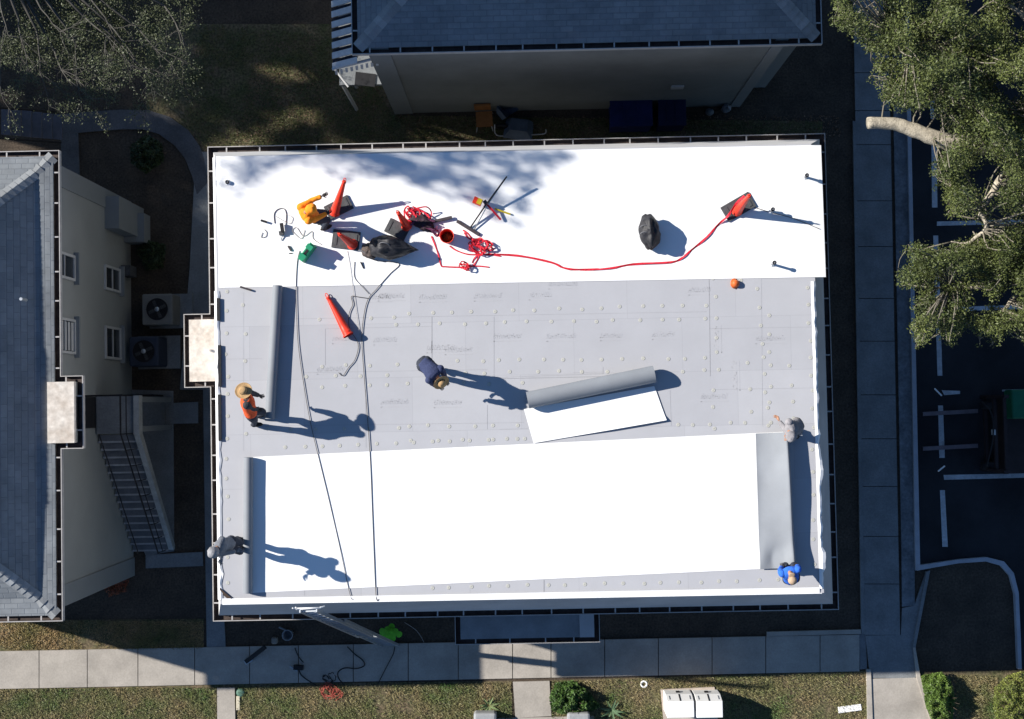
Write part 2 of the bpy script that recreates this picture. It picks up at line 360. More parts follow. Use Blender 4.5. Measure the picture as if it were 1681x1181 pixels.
# --- main building -------------------------------------------------
DZ, GZ = 6.6, 5.32
gl = (P(340, 240, GZ).x+P(350, 1022, GZ).x)/2; gr = (P(1355, 220, GZ).x+P(1377, 1000, GZ).x)/2
gt = (P(340, 240, GZ).y+P(1355, 220, GZ).y)/2; gb = (P(350, 1022, GZ).y+P(1377, 1000, GZ).y)/2
dl = P(357, 600, DZ).x; dr = P(1342, 600, DZ).x; dt = P(850, 247, DZ).y; db = P(850, 983, DZ).y
main = empty('flat_roofed_building', 'long building whose flat roof is being recovered with white membrane over grey boards', 'building', ((gl+gr)/2, (gt+gb)/2, 0))
il, ir, it, ib = gl+.14, gr-.14, gt-.14, gb+.14
MB().box(il+.35, ir-.35, ib+.35, it-.35, -.1, GZ-.15).build('wall', M_wall, main)
MB().box(dl, dr, db, dt, DZ-.12, DZ).build('insulation_deck', M_board, main)
def slope(name, a, b2, m):
    o = MB().add([a[0], a[1], b2[1], b2[0]], [(0, 1, 2, 3)]).build(name, m, main); return o
zt, zb = DZ-.002, GZ+.0
I = [(il, ib), (ir, ib), (ir, it), (il, it)]; D = [(dl, db), (dr, db), (dr, dt), (dl, dt)]
nm = ['south', 'east', 'north', 'west']
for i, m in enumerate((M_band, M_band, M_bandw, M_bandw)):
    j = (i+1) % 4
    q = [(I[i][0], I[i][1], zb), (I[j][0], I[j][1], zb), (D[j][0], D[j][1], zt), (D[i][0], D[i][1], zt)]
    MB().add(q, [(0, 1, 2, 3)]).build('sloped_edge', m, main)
MB().box(il, ir, ib, it, GZ-.16, GZ-.145).build('soffit', M_wall, main)
# side stub roof (west) and its gutter run are one outline with the main gutter
sx0 = P(300, 575, GZ+.1).x+.14; sy0 = P(300, 637, GZ).y+.14; sy1 = P(300, 516, GZ).y-.14
gutter(main, [(il, ib), (ir, ib), (ir, it), (il, it), (il, sy1), (sx0, sy1), (sx0, sy0), (il, sy0)], GZ)
M_stained = mat('stained_white_coating', (.42, .36, .30), .8, .3, 2.2, col2=(.70, .66, .60), fine=.15, fscale=9, bump=.1)
MB().box(sx0, dl-.02, sy0, sy1, GZ-.1, GZ+.06).build('entry_roof', M_stained, main)
MB().box(sx0+.1, il+.3, sy0+.15, sy1-.15, -.1, GZ-.15).build('entry_wall', M_wall, main)
# porch roof on the south side
PZ = 3.4
px0, px1 = P(747, 1050, PZ).x, P(985, 1050, PZ).x; py0 = P(866, 1057, PZ).y
porch = MB().box(px0+.14, px1-.14, py0+.14, ib+.34, PZ-.12, PZ+.02).build('porch_roof', mat('porch_membrane', (.22, .24, .26), .85, .2, 1.5, fine=.1), main)
MB().box(px1-.50, px1-.14, py0+.14, ib+.30, PZ+.021, PZ+.05).build('porch_patch', M_band, main)
for a in (px0+.3, px1-.3):
    MB().box(a-.06, a+.06, py0+.2, py0+.32, 0, PZ-.12).build('post', M_white, main)
gutter(main, [(px0+.14, py0+.14), (px1-.14, py0+.14), (px1-.14, ib+.33), (px0+.14, ib+.33)], PZ)
# downspout spout on north-east corner
MB().box(ir-.35, ir-.05, it-.3, it-.02, GZ+.01, GZ+.09).build('corner_cap', M_bandw, main)
# raised white membrane strips along the deck edges
s = MB(); n = 40
for i in range(n):                          # south strip
    a, c = dl+.05+(dr-dl-.15)*i/n, dl+.05+(dr-dl-.15)*(i+1)/n
    s.add([(a, db+.0, DZ+.012), (c, db+.0, DZ+.012), (c, db+.13, DZ+.03), (a, db+.13, DZ+.03)], [(0, 1, 2, 3)])
s.box(dl+.05, dr-.05, db-.012, db-.001, DZ-.05, DZ+.02)
s.build('edge_strip', M_tpo, main)
s = MB(); ye = P(1345, 462, DZ).y; n = 60; last = None
for i in range(n+1):                        # east strip, ragged release film
    y = ye+(db+.1-ye)*i/n; w = .10+.05*noise.noise(Vector((i*.55, 0, 3)))+(.05 if 34 < i < 40 or 52 < i < 57 else 0)
    q = [Vector((dr-.10, y, DZ+.02)), Vector((dr-.10+w*.55, y, DZ+.035+.02*noise.noise(Vector((i*.9, 2, 0))))), Vector((dr-.10+w, y, DZ+.008))]
    if last: s.add([last[0], last[1], q[1], q[0]], [(0, 1, 2, 3)]); s.add([last[1], last[2], q[2], q[1]], [(0, 1, 2, 3)])
    last = q
s.build('edge_strip', M_tpo, main, True)
s = MB(); last = None; k = MB(); yw = P(350, 478, DZ).y
for i in range(n+1):                        # west strip, lifting off in waves
    y = yw+(db+.1-yw)*i/n; w = .12+.04*noise.noise(Vector((i*.5, 7, 3)))
    q = [Vector((dl-.06, y, DZ-.03)), Vector((dl-.06+w*.6, y, DZ+.03+.02*noise.noise(Vector((i*.7, 5, 0))))), Vector((dl-.06+w, y, DZ+.012))]
    if last: s.add([last[0], last[1], q[1], q[0]], [(0, 1, 2, 3)]); s.add([last[1], last[2], q[2], q[1]], [(0, 1, 2, 3)])
    last = q
s.build('edge_strip', M_tpo, main)
# dark openings where the old roof shows between board and edge strip (west)
kk = MB()
for (xa, ya, yb, w) in ((359, 490, 527, .07), (361, 567, 635, .07), (361, 648, 724, .07)):
    p0, p1 = P(xa, ya, DZ), P(xa+1, yb, DZ); kk.box(p0.x-w*.5, p0.x+w*.5, p1.y, p0.y, DZ+.034, DZ+.060)
    kk.box(p0.x-w*.5, p0.x+w*.2, p1.y, p0.y, DZ+.004, DZ+.034)
kk.build('old_roof_gap', M_dark, main)
q = [P(361, 965, DZ), P(381, 982, DZ), P(373, 992, DZ-.1), P(362, 986, DZ-.1)]
MB().add([v+Vector((0, 0, .04)) for v in q]+[v+Vector((0, 0, .02)) for v in q], [(0, 1, 2, 3), (7, 6, 5, 4), (0, 1, 5, 4), (1, 2, 6, 5), (2, 3, 7, 6), (3, 0, 4, 7)]).build('lifted_flap', mat('brown_felt', (.05, .035, .028), .9, .3, 6), main)
# board seams and faint printing
s = MB(); z = DZ+.002
def seamx(pxa, pya, pxb, pyb, w=.006):
    a, c = P(pxa, pya, z), P(pxb, pyb, z); d = (c-a).normalized(); u = Vector((-d.y, d.x, 0))*w
    s.add([a-u, c-u, c+u, a+u], [(0, 1, 2, 3)])
for q in ((709, 520, 709, 590, .007), (811, 520, 811, 618, .003), (709, 560, 709, 580, .005), (1164, 458, 1166, 618, .006), (811, 620, 990, 614, .003), (990, 603, 990, 614, .003), (820, 622, 1060, 617, .006),
          (800, 665, 800, 705, .003), (475, 524, 1160, 512, .002), (534, 540, 534, 600, .003), (500, 612, 800, 607, .002), (360, 590, 430, 589, .002), (820, 705, 866, 704, .002), (1166, 640, 1340, 637, .002),
          (1164, 540, 1340, 537, .002), (620, 950, 620, 975, .004), (893, 952, 893, 972, .010), (500, 965, 500, 978, .005), (410, 700, 860, 694, .002), (940, 612, 990, 611, .002), (534, 540, 709, 536, .002), (1100, 640, 1102, 700, .002),
          (1250, 458, 1252, 700, .0015), (600, 640, 601, 735, .002), (400, 480, 400, 740, .0015)):
    seamx(*q)
s.build('board_seams', mat('seam_line', (.29, .29, .305), .9, .1), main)['kind'] = 'stuff'
s = MB(); random.seed(3)
def word(px, py, ang=0, L=48, h=12, line=True):
    a = P(px, py, z); e = Vector((math.cos(ang), math.sin(ang), 0)); u = Vector((-e.y, e.x, 0)); m = L/73; x = 0
    while x < m*.96:
        w = random.uniform(.018, .04); hh = h/73*random.uniform(.55, 1)
        p = a+e*x; s.add([p, p+e*w*.35, p+e*w*.35+u*hh+e*.03, p+u*hh+e*.03], [(0, 1, 2, 3)])
        if random.random() < .7: p2 = p+u*hh*random.choice((0, .45, .8)); s.add([p2, p2+e*w, p2+e*w+u*.012, p2+u*.012], [(0, 1, 2, 3)])
        x += w*1.25
    if line: s.add([a-u*.06, a+e*m-u*.06, a+e*m-u*.068, a-u*.068], [(0, 1, 2, 3)]); s.add([a-u*.075, a-u*.075+e*.03, a-u*.05+e*.03, a-u*.05], [(0, 1, 2, 3)])
for (x, y) in ((605, 492), (688, 492), (778, 490), (868, 488), (900, 470), (1130, 480), (613, 562), (730, 578), (810, 556), (897, 556), (985, 555), (1070, 553), (1180, 580), (700, 575), (625, 664), (712, 665), (860, 655), (545, 560), (1210, 642), (450, 600), (1240, 560), (620, 490), (1150, 655), (520, 610)):
    word(x, y, 0 if x not in (1180, 1210, 450) else R(90), random.choice((38, 46, 50)), 9)
random.seed(11)
s.build('board_printing', mat('faint_print', (.415, .415, .43), .95, .1), main)['kind'] = 'stuff'
# fastener plates
fp = []
def row(x0, y0, x1, y1, sp, j=5):
    L = math.hypot(x1-x0, y1-y0); k = int(L/sp)
    for i in range(k+1):
        t = i/max(k, 1); fp.append((x0+(x1-x0)*t+random.uniform(-j, j)*(1 if abs(x1-x0) > 50 else .4), y0+(y1-y0)*t+random.uniform(-j, j)*(.3 if abs(x1-x0) > 50 else 1)))
row(672, 515, 1160, 501, 33); row(650, 533, 1155, 524, 36); row(755, 593, 1160, 588, 33); row(760, 612, 1160, 609, 38, 6); row(520, 524, 650, 520, 42); row(525, 602, 655, 598, 34); row(505, 618, 640, 617, 36); row(528, 635, 640, 633, 34)
row(670, 632, 850, 628, 44, 8); row(670, 700, 850, 698, 36); row(1172, 636, 1172, 700, 30); row(672, 723, 850, 720, 38)
row(371, 478, 375, 955, 34, 6); row(400, 505, 404, 630, 32, 6); row(434, 478, 436, 640, 30); row(403, 708, 440, 707, 20); row(478, 706, 650, 703, 36); row(1172, 462, 1180, 612, 27); row(1215, 463, 1222, 500, 40)
row(1244, 478, 1262, 700, 25, 4); row(1262, 518, 1265, 690, 26); row(1296, 600, 1302, 690, 26); row(1325, 470, 1336, 700, 28, 4); row(1333, 742, 1337, 925, 31, 4); row(455, 970, 1275, 953, 31, 4); row(470, 735, 860, 720, 30, 3); row(1110, 698, 1225, 694, 26, 4); row(1228, 600, 1232, 680, 30)
m1 = MB(); m1.lathe([(.0, .006), (.010, .006), (.014, .012), (.022, .012), (.030, .009), (.040, .003), (.040, 0)], Matrix.Identity(4), 12)
M_plate = mat('fastener_plate', (.445, .44, .385), .8, .1, 30); M_platec = mat('fastener_head', (.36, .36, .355), .6, .1)
def plate_mesh():
    b_ = MB(); b_.m = 0; b_.lathe([(.014, .003), (.030, .0035), (.038, .003)], Matrix.Identity(4), 12); b_.m = 1; b_.lathe([(0, .003), (.014, .003)], Matrix.Identity(4), 10); b_.lathe([(.038, .003), (.046, .0)], Matrix.Identity(4), 12); return b_
fp = [q for q in fp if not (inpoly(q[0], q[1], [(400, 745), (1240, 708), (1310, 712), (1310, 936), (400, 980)]) or inpoly(q[0], q[1], [(855, 655), (1085, 605), (1102, 692), (940, 730), (870, 730)]) or inpoly(q[0], q[1], [(425, 465), (475, 465), (462, 700), (420, 700)]))]
random.shuffle(fp)
first = None; b = MB()
for i, (x, y) in enumerate(fp):
    p = P(x, y, DZ+.003)
    if i < 100:
        if first is None: first = plate_mesh().build('fastener_plate', [M_plate, M_platec], main, True, local=True); o = first
        else: o = first.copy(); COL.objects.link(o); o.parent = main
        o.location = p-org(main)
    else:
        T = Matrix.Translation(p); b.m = 0; b.lathe([(.014, .003), (.030, .0035), (.038, .003)], T, 12); b.m = 1; b.lathe([(0, .003), (.014, .003)], T, 10); b.lathe([(.038, .003), (.046, .0)], T, 12)
o = b.build('fastener_plates', [M_plate, M_platec], main, True); o['kind'] = 'stuff'
# --- left building -------------------------------------------------
GL = 6.0
lgr = (P(97, 247, GL).x+P(103, 1020, GL).x)/2; lgt = P(60, 247.5, GL).y; lgb = P(60, 1021, GL).y; LW = 7.4
left = empty('hip_roofed_building', 'grey stucco two storey building with blue grey hip roof beside the white roof', 'building', (lgr-LW/2, (lgt+lgb)/2, 0))
r0, r1, yt, yb = lgr-LW+.14, lgr-.14, lgt-.14, lgb+.14
def hiproof(parent, x0, x1, y0, y1, z, flare, zf, slope_t, along_y=True, mx=None, my=None):
    """eave rect -> flare rect -> ridge; returns nothing. Faces by direction carry their own shingle material."""
    a = [(x0, y0, z), (x1, y0, z), (x1, y1, z), (x0, y1, z)]; f = flare
    c = [(x0+f, y0+f, z+zf), (x1-f, y0+f, z+zf), (x1-f, y1-f, z+zf), (x0+f, y1-f, z+zf)]
    if along_y:
        h = (x1-x0)/2-f; zz = z+zf+h*slope_t; xm = (x0+x1)/2; e = [(xm, y0+f+h, zz), (xm, y1-f-h, zz)]
        top_ = [((c[0], c[1], e[0]), my), ((c[1], c[2], e[1], e[0]), mx), ((c[2], c[3], e[1]), my), ((c[3], c[0], e[0], e[1]), mx)]
    else:
        h = (y1-y0)/2-f; zz = z+zf+h*slope_t; ym = (y0+y1)/2; e = [(x0+f+h, ym, zz), (x1-f-h, ym, zz)]
        top_ = [((c[0], c[1], e[1], e[0]), my), ((c[1], c[2], e[1]), mx), ((c[2], c[3], e[0], e[1]), my), ((c[3], c[0], e[0]), mx)]
    b_ = MB()
    for q, m in top_: b_.m = 0 if m is mx else 1; b_.add(q, [tuple(range(len(q)))])
    for i in range(4): b_.m = (1, 0, 1, 0)[i]; j = (i+1) % 4; b_.add([a[i], a[j], c[j], c[i]], [(0, 1, 2, 3)])
    o = b_.build('roof', [mx, my], parent)
    # ridge and hip cap shingles
    cap = MB()
    def caps(p, q):
        p, q = Vector(p), Vector(q); L = (q-p).length; d = (q-p)/L; k = int(L/.16); sx = d.cross(Vector((0, 0, 1))).normalized(); up = sx.cross(d)
        for i in range(k):
            o_ = p+d*(i*L/k); w = .15
            cap.add([o_-sx*w-up*.02, o_+up*.045, o_+sx*w-up*.02, o_+d*.19-sx*w-up*.035, o_+d*.19+up*.02, o_+d*.19+sx*w-up*.035], [(0, 1, 4, 3), (1, 2, 5, 4), (0, 3, 5, 2)])
    for i, en in (((0, 0), (1, 0), (2, 1), (3, 1)) if along_y else ((0, 0), (1, 1), (2, 1), (3, 0))):
        caps(a[i], c[i]); caps(c[i], e[en])
    caps(e[0], e[1])
    cap.build('hip_cap', mat('cap_shingle', (.25, .262, .27), .95, .15, 3, island=.2), o)
    return o, e
hiproof(left, r0, r1, yb, yt, GL+.02, .40, .06, .65, True, M_shx, M_shy)
XW = -10.86; w0 = r0+.12
MB().box(w0, XW, yb+.14, yt-.14, -.1, GL-.02).build('wall', M_wall, left)
for a in ((yb+.11, yb+.61), (yt-.61, yt-.11)):
    MB().box(XW-.5, XW+.03, a[0], a[1], -.1, GL-.021).build('corner_band', M_wall2, left)
MB().box(r0, r1, yb, yt, GL-.018, GL+.018).build('soffit', M_wall2, left)
ex = P(135, 680, GL).x-.0; ey0 = P(120, 737, GL).y+.14; ey1 = P(120, 617, GL).y-.14
gutter(left, [(r0, yb), (r1, yb), (r1, ey0), (ex-.12, ey0), (ex-.12, ey1), (r1, ey1), (r1, yt), (r0, yt)], GL)
MB().box(r1-.12, ex-.13, ey0, ey1, GL+.03, GL+.16).build('entry_roof', M_stained, left)
window_on_x(left, 120, 420, 462, 4.55, 5.9, XW); window_on_x(left, 120, 525, 582, 4.55, 5.9, XW, True)
window_on_x(left, 200, 444, 483, 1.05, 2.3, XW); window_on_x(left, 200, 540, 592, 1.05, 2.3, XW)
# door niche on first floor landing, meter boxes, stepped end wall
d0, d1 = PX(150, 703, XW).y, PX(150, 652, XW).y
MB().box(XW+.002, XW+.02, d0, d1, 3.1, 5.1).build('door', M_dark, left)
a, c = P(195, 322, 2.2), P(199, 375, 2.2)
MB().box(XW+.002, a.x, c.y, a.y, 0, 2.2).build('side_wall', M_wall2, left)
a, c = P(236, 350, .6), P(236, 397, .6)
MB().box(XW+.002, a.x, c.y, a.y, 0, .6).build('low_wall', M_wall2, left)
MB().box(XW+.002, XW+.25, P(220, 455, .5).y, P(220, 438, .5).y, .3, .9).build('meter_box', M_grayrub, left)
p = PX(40, 493, XW)
q = P(43, 493, 7.6); MB().tube([q, q+Vector((0, 0, .3))], .035, 10).build('vent_pipe', M_alu, left)
# --- exterior stair of left building --------------------------------
st = empty('exterior_staircase', 'concrete outdoor staircase with black iron railing climbing the grey wall', 'staircase', (-10.2, -2.5, 0))
sxl, sxr = XW+.04, -9.86; z_l = 3.1; yl0 = P(200, 712, z_l).y; yl1 = P(200, 650, z_l).y; ybt = P(262, 902, 0).y; NS = 16
MB().box(sxl, sxr, yl0, yl1, z_l-.18, z_l).build('landing', M_concd, st)
for i in range(NS):
    zz = z_l*(1-(i+1)/(NS+1)); ya = yl0-(yl0-ybt)*i/NS; yb_ = yl0-(yl0-ybt)*(i+1)/NS
    so_ = MB().box(sxl, sxr, yb_-.0, ya-.035, zz-.07, zz).build('step', mat('stair_tread', (.15, .16, .175), .9, .2, 3, fine=.15), st)
    MB().box(sxl-.02, sxr, yb_-.03, yb_+.015, zz-.075, zz+.004).build('nosing', mat('worn_nosing', (.34, .35, .36), .8, .2, 6), so_)
sw = MB(); sw.add([(sxr+.01, yl1, z_l-.2), (sxr+.15, yl1, z_l-.2), (sxr+.15, yl1, z_l+.1), (sxr+.01, yl1, z_l+.1), (sxr+.01, yl0, z_l-.2), (sxr+.15, yl0, z_l-.2), (sxr+.15, yl0, z_l+.1), (sxr+.01, yl0, z_l+.1)], [(0, 1, 2, 3), (0, 4, 5, 1), (1, 5, 6, 2), (2, 6, 7, 3), (3, 7, 4, 0)])
sw.add([(sxr+.01, yl0, z_l-.2), (sxr+.15, yl0, z_l-.2), (sxr+.15, yl0, z_l+.1), (sxr+.01, yl0, z_l+.1), (sxr+.01, ybt, -.1), (sxr+.15, ybt, -.1), (sxr+.15, ybt, .15), (sxr+.01, ybt, .15)], [(0, 4, 5, 1), (1, 5, 6, 2), (2, 6, 7, 3), (3, 7, 4, 0), (4, 7, 6, 5)])
sw.build('stringer', mat('stringer_concrete', (.30, .31, .31), .9, .2, 4, fine=.15), st)
r = MB()
for dx in (.0,):
    x = sxr-.05; r.tube([(x, yl1, z_l+.95), (x, yl0, z_l+.95), (x, ybt, .95)], .022); r.tube([(x, yl1, z_l+.5), (x, yl0, z_l+.5), (x, ybt, .5)], .014)
    for i in range(0, NS+1, 2): y = yl0-(yl0-ybt)*i/NS; zz = z_l*(1-i/NS); r.tube([(x, y, zz), (x, y, zz+.95)], .013)
    x = sxl+.38; r.tube([(x, yl0, z_l+.95), (x, ybt, .95)], .016)
r.tube([(sxl, yl1, z_l+.95), (sxr, yl1, z_l+.95)], .022); r.tube([(sxr-.05, yl1, z_l), (sxr-.05, yl1, z_l+.95)], .02)
r.build('railing', M_iron, st)
for y in (yl0+.1, yl1-.1): MB().box(sxr-.02, sxr+.12, y-.07, y+.07, 0, z_l-.2).build('post', M_wall2, st)
# iron handrails round the slab in front of the entrance
hr = empty('entrance_handrail', 'black iron handrail around the small concrete entrance slab under the stair', 'handrail', P(250, 675, 0))
slab('entrance_slab', [(228, 650), (272, 650), (273, 702), (230, 702)], M_concd, .12)
zz = 1.0
for (x, y) in ((268, 650), (268, 702), (228, 702), (228, 650)): 
    p = P(x, y, 0); MB().tube([p, p+Vector((0, 0, zz))], .028, 8).build('post', M_iron, hr)
MB().tube([P(228, 650)+Vector((-.3, 0, zz)), P(268, 650)+Vector((0, 0, zz))], .03).build('rail', M_iron, hr)
MB().tube([P(228, 702)+Vector((-.1, 0, zz)), P(268, 702)+Vector((0, 0, zz))], .03).build('rail', M_iron, hr)
MB().tube([P(228, 650)+Vector((0, 0, zz)), P(228, 702)+Vector((0, 0, zz))], .018).build('rail', M_iron, hr)
# north steps of the left building
ns = empty('north_steps', 'dark outdoor steps descending to the curved path near the top left', 'steps', P(50, 205, 0))
for i in range(6):
    z_ = 1.9-.3*i; x0, x1 = 2+i*17, 17+i*17
    q = [P(x0, 177+i*2.2, z_), P(x1, 178+i*2.2, z_), P(x1, 222+i*1.5, z_), P(x0, 221+i*1.5, z_)]
    MB().prism([(v.x, v.y) for v in q], z_-.07, z_).build('step', mat('dark_tread', (.11, .11, .13), .8, .2, 4), ns)
for yy in (176, 226): MB().tube([P(-20, yy, 3.0), P(100, yy+8, 1.2)], .03).build('rail', M_iron, ns)
# --- top building --------------------------------------------------
GT = 6.6
tgb = (P(620, 88, GT).y+P(1345, 73, GT).y)/2; tgr = P(1350, 60, GT).x; tgl = P(577, 60, GT).x
topb = empty('north_building', 'stucco building with shaded blue grey roof and blank wall north of the work roof', 'building', ((tgl+tgr)/2, tgb+3, 0))
t0, t1, tb, tt = tgl+.14, tgr-.14, tgb+.14, tgb+7.5
hiproof(topb, t0, t1, tb, tt, GT+.02, .25, .08, .30, False, M_shx, M_shy)
YW = 8.2; wl, wr = -3.4, 6.15
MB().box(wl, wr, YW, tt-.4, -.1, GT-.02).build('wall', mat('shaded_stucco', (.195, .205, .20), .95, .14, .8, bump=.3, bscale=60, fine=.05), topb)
MB().box(wl-.03, wl+.48, YW-.03, YW+.5, -.1, GT-.021).build('corner_band', M_wall2, topb)
MB().box(wr-.25, wr+.03, YW-.03, YW+.5, -.1, GT-.021).build('corner_band', M_wall2, topb)
MB().box(wr+.03, wr+.75, YW+.5, YW+1.0, -.1, GT-.15).build('side_wall', M_wall2, topb)
MB().box(t0, t1, tb, tt, GT-.018, GT+.018).build('soffit', M_wall2, topb)
gutter(topb, [(t0, tb), (t1, tb), (t1, tt), (t0, tt)], GT)
p = PY(1112, 142, YW); MB().box(p.x-.16, p.x+.16, YW-.05, YW-.002, p.z-.12, p.z+.12).build('wall_vent', M_frame, topb)
aw = MB(); al = P(543, 50, 5.6).x; ar = P(586, 50, 5.9).x
ytop = P(560, -30, 5.8).y; ybo = P(560, 107, 5.8).y; nsl = 8
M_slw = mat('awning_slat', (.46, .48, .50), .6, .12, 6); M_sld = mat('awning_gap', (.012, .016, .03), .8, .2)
dk = MB()
for i in range(nsl):
    a = ybo+(ytop-ybo)*i/nsl; c = ybo+(ytop-ybo)*(i+.55)/nsl; e = ybo+(ytop-ybo)*(i+1)/nsl
    aw.add([(al, a, 5.45), (ar, a, 5.95), (ar, c, 5.99), (al, c, 5.49), (al, a, 5.42), (ar, a, 5.92), (ar, c, 5.96), (al, c, 5.46)], [(0, 1, 2, 3), (0, 4, 5, 1), (3, 2, 6, 7), (0, 3, 7, 4), (7, 6, 5, 4)])
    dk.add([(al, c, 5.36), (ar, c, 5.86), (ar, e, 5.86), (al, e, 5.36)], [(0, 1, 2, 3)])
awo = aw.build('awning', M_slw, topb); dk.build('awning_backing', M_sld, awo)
va = MB(); vd = MB(); vx0, vx1 = al+.05, P(622, 95, 5.8).x; nsl = 9
for i in range(nsl):
    a = vx0+(vx1-vx0)*i/nsl; c = vx0+(vx1-vx0)*(i+.5)/nsl; ym = ybo-.02+.22*i/nsl
    va.add([(a, ym, 5.40), (c, ym+.012, 5.40), (c-.01, ym-.05, 5.22), (a-.01, ym-.055, 5.22)], [(0, 1, 2, 3)])
va.tube([(al, ybo, 5.45), (vx1, ybo+.22, 5.6)], .035)
va.build('awning_valance', M_slw, topb)
l0 = P(557, 140, 3.0); MB().box(l0.x, wl-.04, l0.y, l0.y+2.2, 2.85, 3.0).build('landing', M_concd, topb)
q = [P(584, 118, 3.03), P(617, 122, 3.03), P(615, 143, 3.03), P(582, 139, 3.03)]; MB().prism([(v.x, v.y) for v in q], 3.003, 3.03).build('door_mat', M_dark, topb)
MB().tube([P(548, 112, 3.9), P(572, 143, 3.9)], .025).build('railing', M_frame, topb)
for t in ((557, 140), (557, 100)): p = P(t[0], t[1], 3.0)+Vector((.06, .06, 0)); MB().tube([Vector((p.x, p.y, 0)), Vector((p.x, p.y, 2.85))], .05).build('post', M_frame, topb)
#==OBJECTS==
# ------------------------------------------------------------------ white membrane sheets and rolls
def sheet_grid(corners, z, nx, ny, amp=.004, edge=None, fn=None):
    """corners: px TL,TR,BR,BL at height z -> thin sheet with slight ripples"""
    a, b_, c, d = [P(x, y, z) for x, y in corners]; V = []; Fc = []
    for j in range(ny+1):
        for i in range(nx+1):
            u, v = i/nx, j/ny; p = (a*(1-u)+b_*u)*(1-v)+(d*(1-u)+c*u)*v
            p.z = z+amp*(1+noise.noise(Vector((p.x*.9, p.y*1.3, 1))))*.9
            if fn: p = fn(u, v, p)
            V.append(p)
    for j in range(ny):
        for i in range(nx):
            k = j*(nx+1)+i; Fc.append((k, k+nx+1, k+nx+2, k+1))
    mb = MB(); mb.m = 0; mb.add(V, Fc)
    # rim going down to the deck
    n = nx+1; rim = [j*n for j in range(ny+1)]+[ny*n+i for i in range(1, n)]+[j*n+nx for j in range(ny-1, -1, -1)]+[i for i in range(nx-1, 0, -1)]
    lo = [Vector((V[i].x, V[i].y, V[i].z-.004)) for i in rim]; hi = [V[i] for i in rim]
    mb.m = 1; mb.hip(hi, lo); return mb
MT = [M_tpo, M_tpoback]
def bendover(u, v, p):
    if p.x > dr-.03: p.z = DZ+.02-(p.x-dr+.03)*.10
    if p.x < dl+.04: p.z = DZ+.012-(dl+.04-p.x)*1.0
    return p
mb = sheet_grid([(347, 257.5), (1348, 238.5), (1356, 455), (352, 473)], DZ+.006, 120, 26, .005, fn=bendover)
tag(mb.build('membrane_sheet', MT, None, True), 'broad white roofing membrane on the north part of the roof, under ropes and cones', 'roofing membrane', 'white roofing membrane sheets')
low = empty('membrane_sheet', 'white roofing membrane on the south half of the roof, its east end folded back', 'roofing membrane', P(820, 845, DZ), 'white roofing membrane sheets')
mb = sheet_grid([(405, 751), (1290, 709), (1300, 932), (405, 974)], DZ+.006, 80, 16, .005)
mb.build('membrane', MT, low, True)
def rollmesh(p0, p1, r, turns=3, th=.02):
    p0, p1 = Vector(p0), Vector(p1); d = (p1-p0).normalized(); u = Vector((0, 0, 1)); s = d.cross(u).normalized(); mb = MB(); N = 20*turns
    prof = []
    for i in range(N+1):
        a = 2*math.pi*i/20+2.6; rr = r-(turns*th)+th*i/20*.98 if turns > 1 else r
        prof.append(u*math.cos(a)*rr+s*math.sin(a)*rr)
    V = []; 
    K = 16
    for k in range(K+1):
        w = .006*noise.noise(Vector((k*.6, r*9, 2)))
        q = p0+(p1-p0)*k/K
        V += [q+v*(1+w) for v in prof]
    n = N+1; mb.add(V, [(k*n+i, k*n+i+1, (k+1)*n+i+1, (k+1)*n+i) for k in range(K) for i in range(N)])
    return mb
rl = rollmesh(P(408, 751, DZ+.12), P(407, 974, DZ+.12), .115)
rl.build('rolled_end', M_tpoback, low, True)
# east end folded back on itself (grey underside up, soft crest, wrinkle at the south corner)
def fold(u, v):
    a0 = P(1240-8*(0-0), 712, DZ).lerp(P(1247, 934, DZ), v); a1 = P(1290, 709, DZ).lerp(P(1303, 931, DZ), v)
    crest = .31+.03*math.sin(v*5)+.02*noise.noise(Vector((v*4, 2, 2)))
    L = (a1-a0); w = L.length
    # u 0 = free edge, 1 = crest bottom at the deck
    if u < .62:
        t = u/.62; p = a0+L*t*.92; z = .03+crest*(t**1.5)*.95
    else:
        t = (u-.62)/.38*math.pi; p = a0+L*(.92+.09*math.sin(t)); z = .03+crest*.95*(.5+.5*math.cos(t))
    wr = math.exp(-((v-.93)/.09)**2)*math.sin((u*3.2+.4)*3.1)*.06*min(1, (1-u)*2.2)+math.exp(-((v-.75)/.22)**2)*.015*math.sin(u*7)
    p.z = DZ+z+max(wr, -.02)+.012*noise.noise(Vector((u*3, v*6, 4)))
    return p
mb = MB(); nu, nv = 34, 44; V = [fold(i/nu, j/nv) for j in range(nv+1) for i in range(nu+1)]
mb.add(V, [(j*(nu+1)+i, (j+1)*(nu+1)+i, (j+1)*(nu+1)+i+1, j*(nu+1)+i+1) for j in range(nv) for i in range(nu)])
mb.build('folded_end', M_tpoback, low, True)
# unrolled roll in the middle
rr = empty('membrane_roll', 'partly unrolled grey membrane roll with a short white flap, middle of the roof', 'membrane roll', P(970, 660, DZ), 'membrane rolls')
rollmesh(P(866, 657, DZ+.205), P(1074, 614, DZ+.205), .20, 4).build('roll', M_tpoback, rr, True)
def cl(u, v, p):
    if v > .85 and u > .25: p.z += .05*(v-.85)/.15*min(1, (u-.25)*3)
    return p
mb = sheet_grid([(860, 672), (1074, 634), (1094, 690), (876, 728)], DZ+.022, 40, 14, .006, fn=cl)
mb.build('flap', MT, rr, True)
o = rollmesh(P(456, 469, DZ+.125), P(443, 688, DZ+.125), .12, 3); o = o.build('membrane_roll', M_tpoback, None, True)
tag(o, 'tight grey membrane roll in front of the person in the orange vest', 'membrane roll', 'membrane rolls')
